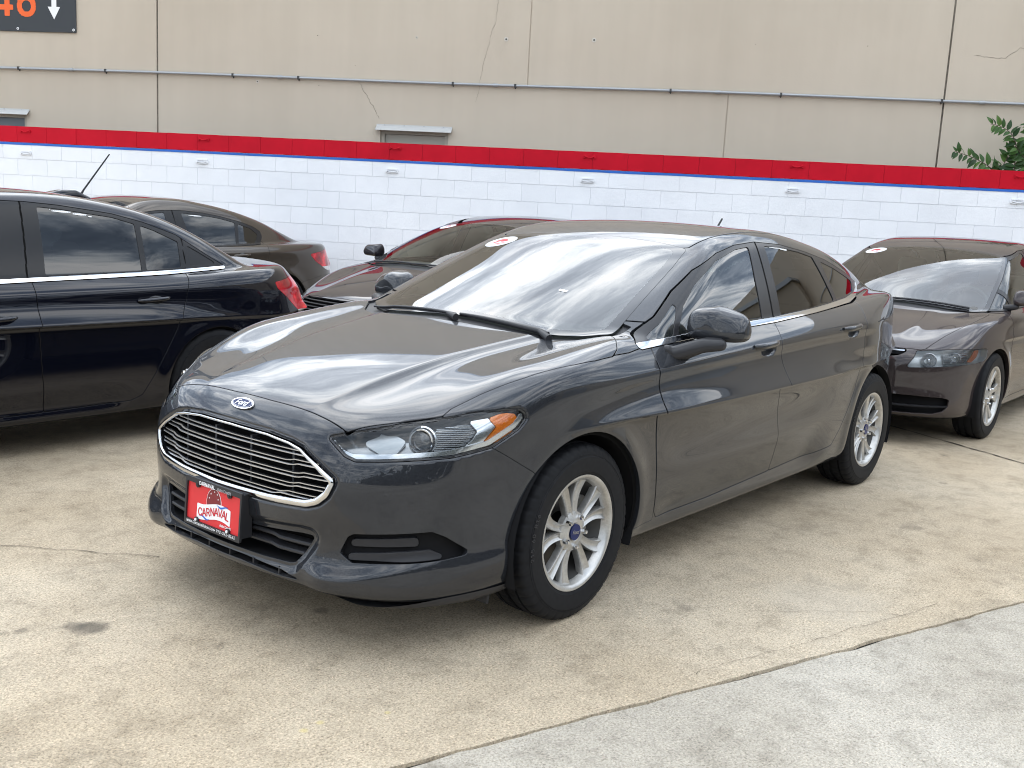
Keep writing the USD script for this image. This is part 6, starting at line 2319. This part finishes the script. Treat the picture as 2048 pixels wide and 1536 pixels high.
# dark compact saloon behind the subject, only its bonnet, screen and roof showing
_c = dict(CARS['taupe'])
_c.update(name='dark_plum', paint=(.013, .011, .0135), label='dark plum-grey saloon half hidden behind the front saloon, nose pointing left', loc=(3.36, 3.42, 0), step=.014, rear=3.50,
    front=-.90,
    deck=[(-1.05, .42), (-.95, .56), (-.85, .645), (-.75, .70), (-.6, .752), (-.4, .808), (-.2, .855), (0, .895), (.2, .925), (.4, .94), (1.3, .96), (2.6, 1.0), (3.0, 1.03), (3.3, 1.03), (3.5, .99)],
    roof=[(-.4, .72), (-.1, .86), (.10, .955), (.4, 1.095), (.7, 1.21), (.95, 1.29), (1.2, 1.35), (1.45, 1.39), (1.7, 1.405), (2.0, 1.40), (2.3, 1.37), (2.6, 1.30), (2.9, 1.20), (3.1, 1.11), (3.4, .98)],
    hood_ridge=.012, rail=.055, ws_glass=M_clearthin,
    tail_lamp=[(-1.95, .78), (-1.95, .95), (-2.4, .95), (-2.4, .78)],
    rear_bumper=[(3.9, .05), (3.9, .66), (3.2, .64), (2.95, .58), (2.9, .05)],
    lamp=[(-.215, .57), (-.185, .63), (-.10, .672), (.03, .690), (.20, .708), (.345, .722), (.352, .70), (.335, .65), (.30, .60), (.20, .555), (.05, .535), (-.12, .535)],
    openings={'grille': [(-.2, .52), (0, .52), (.30, .525), (.42, .55), (.47, .640), (.42, .662), (.2, .668), (-.2, .668)], 'lower_intake': [(-.2, .215), (-.2, .36), (.40, .36), (.62, .352), (.655, .335), (.64, .275), (.60, .235), (.40, .215)]},
    bars={'grille': [(z, .008, M_black, 'grille_bar') for z in (.54, .565, .59, .615, .64)], 'lower_intake': [(.28, .012, M_black, 'intake_bar')]})
CARS['dark_plum'] = _c

# near-black saloon at the left edge, tail towards the subject
CARS['midnight'] = dict(
    SALOON, name='midnight', paint=(.0025, .003, .006), label='glossy blue-black saloon at the left edge with chrome window line and tall roof aerial', loc=(-1.925, 3.29, 0), step=.011,
    hw=.870, wb=2.685, front=-.88, rear=3.665, tail=[(.1, -.18), (.2, -.10), (.3, -.02), (.45, 0), (.6, 0), (.70, 0), (.774, -.008), (.858, -.035), (.936, -.105), (1.0, -.165), (1.05, -.20)],
    crease=[(-.9, .72), (-.4, .80), (.3, .855), (1.3, .885), (2.0, .90), (2.7, .915), (3.5, .925)],
    deck=[(-1.05, .45), (-.95, .58), (-.85, .69), (-.75, .74), (-.5, .81), (-.25, .87), (0, .915), (.2, .945), (.4, .97), (1.3, .99), (2.4, 1.0), (3.0, 1.020), (3.25, 1.026), (3.43, 1.028), (3.55, 1.02), (3.7, .98)],
    roof=[(-.4, .74), (-.1, .88), (.10, .975), (.4, 1.12), (.7, 1.255), (.95, 1.345), (1.2, 1.40), (1.45, 1.428), (1.7, 1.434), (1.9, 1.428), (2.1, 1.406), (2.37, 1.357), (2.54, 1.306), (2.7, 1.245), (2.9, 1.150), (3.08, 1.058), (3.4, .90)],
    belt_z=.975, belt_half=[(-.3, .72), (0, .765), (.3, .79), (.7, .802), (1.5, .805), (2.2, .795), (2.7, .745), (3.0, .69), (3.5, .58)],
    ws=[(.085, -.1), (.085, .0), (.085, .25), (.115, .45), (.19, .61), (.245, .672), (.33, .672), (.60, .635), (.88, .585), (.97, .56), (1.0, .40), (1.02, .2), (1.02, -.1)],
    bg=[(2.32, -.1), (2.30, .47), (2.70, .55), (2.98, .575), (3.04, .3), (3.05, -.1)],
    dlo=[(.12, .925), (.42, 1.10), (.72, 1.24), (1.0, 1.325), (1.25, 1.358), (1.49, 1.368), (1.62, 1.367), (1.81, 1.354), (2.11, 1.318), (2.30, 1.274), (2.50, 1.207), (2.68, 1.098), (2.835, 1.012), (2.845, 1.003), (2.76, .998), (2.38, .978), (2.0, .966), (1.54, .952), (1.40, .947), (.6, .93)],
    chrome_belt=[(0, .945), (.6, .950), (1.40, .968), (1.54, .973), (2.0, .987), (2.38, 1.000), (2.76, 1.017), (3.0, 1.028)],
    glass=[('f1', [(.50, .952), (.50, 1.10), (.75, 1.23), (1.0, 1.305), (1.25, 1.336), (1.42, 1.340), (1.40, .972)], M_sideglass, 'front_door_glass'),
           ('r1', [(1.637, .988), (1.681, 1.344), (1.81, 1.334), (2.11, 1.298), (2.238, 1.264), (2.212, 1.002)], M_darkglass, 'rear_door_glass'),
           ('r2', [(2.242, 1.004), (2.270, 1.258), (2.36, 1.228), (2.505, 1.165), (2.485, 1.016)], M_darkglass, 'rear_quarter_light'),
           ('q', [(2.545, 1.022), (2.563, 1.145), (2.64, 1.105), (2.755, 1.040), (2.75, 1.030)], M_trim, 'pillar_panel')],
    gaps=[[(1.530, .97), (1.541, .97), (1.602, 1.368), (1.591, 1.368)], [(2.512, 1.005), (2.521, 1.005), (2.541, 1.19), (2.532, 1.19)]],
    paper=[[(1.745, 1.334), (1.84, 1.325), (1.985, 1.305), (1.985, 1.294), (1.84, 1.314), (1.745, 1.323)]],
    lamp=[(-.200, .60), (-.165, .66), (-.10, .70), (.03, .715), (.20, .74), (.345, .762), (.352, .74), (.335, .70), (.30, .66), (.20, .61), (.05, .59), (-.10, .585)],
    tail_lamp=[(-1.688, .917), (-1.90, .940), (-2.10, .95), (-2.35, .95), (-2.40, .66), (-2.05, .645), (-1.926, .70), (-1.796, .797), (-1.702, .875)], tail_split=.725,
    openings={'grille': [(-.2, .46), (0, .46), (.30, .47), (.42, .52), (.45, .62), (.3, .66), (-.2, .66)]},
    bars={'grille': [(.56, .05, M_chrome, 'chrome_bar')]},
    hood=[(-.77, -.1), (-.77, .2), (-.745, .40), (-.70, .52), (-.62, .60), (-.45, .665), (-.2, .705), (.0, .715), (.18, .72), (.23, .70), (.15, .60), (.07, .45), (.03, .25), (.02, -.1)],
    cowl=[(-.02, -.1), (-.02, .5), (.05, .62), (.23, .72), (.33, .70), (.33, -.1)],
    boot=[(3.06, -.1), (3.05, .57), (3.9, .52), (3.9, -.1)], boot_z=.60,
    front_door=[(.28, 1.0), (.28, .92), (.33, .80), (.33, .60), (.36, .40), (.42, .245), (1.60, .250), (1.575, .5), (1.558, .8), (1.552, 1.0)],
    rear_door=[(1.552, 1.0), (1.558, .8), (1.575, .5), (1.60, .250), (2.10, .262), (2.17, .29), (2.25, .415), (2.386, .659), (2.450, .83), (2.466, .90), (2.515, 1.02)],
    front_bumper=[(-1.3, .05), (-1.3, .75), (-.8, .70), (-.45, .65), (-.345, .60), (-.26, .52), (-.2, .4), (-.2, .05)],
    rear_bumper=[(3.9, .05), (3.9, .655), (3.35, .63), (2.97, .55), (2.9, .05)],
    wing=[(-.9, .62), (-.40, .62), (-.28, .50), (0, .35), (.28, .18), (.28, .235), (.41, .235), (.35, .40), (.32, .60), (.32, .80), (.27, .92), (.12, .92), (-.05, 1.0), (-.9, 1.0)],
    handles=[(1.335, .775), (2.235, .845)], mirror=(.45, .90, 1.0), dash=(.22, .92), wheel=(.325, .215, .212, 'seven'), extra=None)

# brown saloon by the wall beyond it
CARS['bronze'] = dict(
    SALOON, name='bronze', paint=(.050, .041, .033), label='bronze-brown saloon parked nearest the white wall, its tail and red lamp showing', loc=(1.36, 6.82, 0), step=.014,
    hw=.85, wb=2.67, front=-.90, rear=3.68, tail=[(.1, -.18), (.2, -.10), (.3, -.02), (.45, 0), (.56, .0), (.66, -.02), (.72, -.035), (.85, -.075), (.92, -.10), (1.0, -.15)],
    crease=[(-.9, .72), (-.4, .78), (.3, .83), (1.3, .86), (2.0, .875), (2.7, .885), (3.5, .88)],
    deck=[(-1.05, .42), (-.95, .55), (-.85, .655), (-.75, .70), (-.5, .775), (-.25, .835), (0, .88), (.2, .91), (.4, .93), (1.3, .95), (2.6, .98), (3.0, .985), (3.35, .978), (3.50, .962), (3.58, .93), (3.68, .88)],
    roof=[(-.4, .72), (-.1, .86), (.10, .95), (.4, 1.09), (.7, 1.215), (.95, 1.305), (1.2, 1.38), (1.42, 1.402), (1.6, 1.402), (1.83, 1.376), (2.05, 1.345), (2.27, 1.30), (2.62, 1.205), (2.86, 1.110), (3.11, 1.015), (3.4, .92)],
    belt_z=.92, belt_half=[(-.3, .70), (0, .74), (.3, .765), (.7, .78), (1.5, .785), (2.2, .765), (2.7, .69), (3.1, .60), (3.5, .50)],
    ws=CARS['taupe']['ws'], bg=[(2.30, -.1), (2.28, .45), (2.62, .50), (2.90, .52), (2.95, .3), (2.96, -.1)],
    dlo=[(.10, .885), (.42, 1.04), (.72, 1.15), (1.0, 1.225), (1.3, 1.268), (1.55, 1.277), (1.8, 1.260), (2.0, 1.232), (2.25, 1.180), (2.41, 1.132), (2.49, 1.085), (2.50, 1.03), (2.44, .958), (2.3, .945), (1.98, .933), (1.4, .918), (.6, .90)],
    glass=[('f1', [(.52, .92), (.52, 1.06), (.75, 1.14), (1.0, 1.20), (1.3, 1.245), (1.37, 1.25), (1.36, .935)], M_sideglass, 'front_door_glass'), ('r1', [(1.583, .942), (1.555, 1.252), (1.8, 1.235), (2.0, 1.208), (2.17, 1.170), (2.124, .955)], M_darkglass, 'rear_door_glass'), ('q', [(2.155, .958), (2.205, 1.160), (2.36, 1.115), (2.44, 1.055), (2.41, 1.00), (2.365, .965)], M_darkglass, 'rear_quarter_light')],
    gaps=[[(1.468, .92), (1.478, .92), (1.465, 1.278), (1.455, 1.278)]],
    paper=[[(1.60, 1.243), (1.70, 1.236), (1.80, 1.226), (1.80, 1.214), (1.70, 1.224), (1.60, 1.231)]],
    lamp=CARS['taupe']['lamp'],
    tail_lamp=[(-1.620, .855), (-1.90, .897), (-2.30, .90), (-2.40, .67), (-1.95, .662), (-1.86, .685), (-1.695, .774)], tail_split=.715,
    openings={}, bars={},
    hood=CARS['taupe']['hood'], cowl=CARS['taupe']['cowl'],
    boot=[(3.0, -.1), (2.99, .53), (3.8, .48), (3.8, -.1)], boot_z=.58,
    front_door=[(.28, .96), (.28, .88), (.33, .80), (.33, .60), (.36, .40), (.42, .25), (1.50, .255), (1.48, .5), (1.46, .8), (1.46, .96)],
    rear_door=[(1.46, .96), (1.46, .8), (1.48, .5), (1.50, .255), (2.10, .27), (2.30, .45), (2.42, .66), (2.47, .82), (2.49, .98)],
    front_bumper=CARS['taupe']['front_bumper'], rear_bumper=[(3.8, .05), (3.8, .64), (3.3, .62), (2.95, .55), (2.9, .05)], wing=CARS['taupe']['wing'],
    handles=[(1.25, .80), (2.13, .850)], mirror=(.42, .88, .975), dash=(.20, .88), wheel=(.316, .205, .212, 'seven'))


def cruze_extra(car, body, whole, PT):
    x = 2.17
    z = float(body.top_z([x], [0.0])[0])
    MB().tm(hull_spheres([(x - .16, dy, z - .008, .02) for dy in (-.03, .03)] + [(x + .05, dy, z + .022, .02) for dy in (-.02, .02)] + [(x + .13, dy, z - .012, .02) for dy in (-.02, .02)] + [(x - .04, dy, z + .020, .02) for dy in (-.02, .02)]), 40).build('aerial_base', PT, car)
    tube([(x + .10, 0, z + .02), (x + .115, 0, z + .045), (x + .29, 0, z + .275)], [.008, .006, .0045], 8).build('aerial', M_black, car)


def fuel_flap(xc_, zc_, r):
    def f(car, body, whole, PT):
        ring = sg.Point(xc_, zc_).buffer(r).buffer(.004).difference(sg.Point(xc_, zc_).buffer(r))
        outer = sdf(sg.Point(xc_, zc_).buffer(r + .0035), side_xz, lambda V: np.abs(V[:, 1]) > .3)
        inner = sdf(sg.Point(xc_, zc_).buffer(r), side_xz, lambda V: np.abs(V[:, 1]) > .3)
        g = whole.clip(np.maximum(outer(whole.V), -inner(whole.V)))
        m = MB()
        g.offset(.0008).to(m, 0, flip=True)
        m.build('fuel_flap_gap', M_dark, car)
    return f


CARS['midnight']['extra'] = cruze_extra
CARS['bronze']['extra'] = fuel_flap(2.72, .80, .075)
for _k in ('taupe', 'dark_plum', 'midnight', 'bronze'):
    build_saloon(CARS[_k])
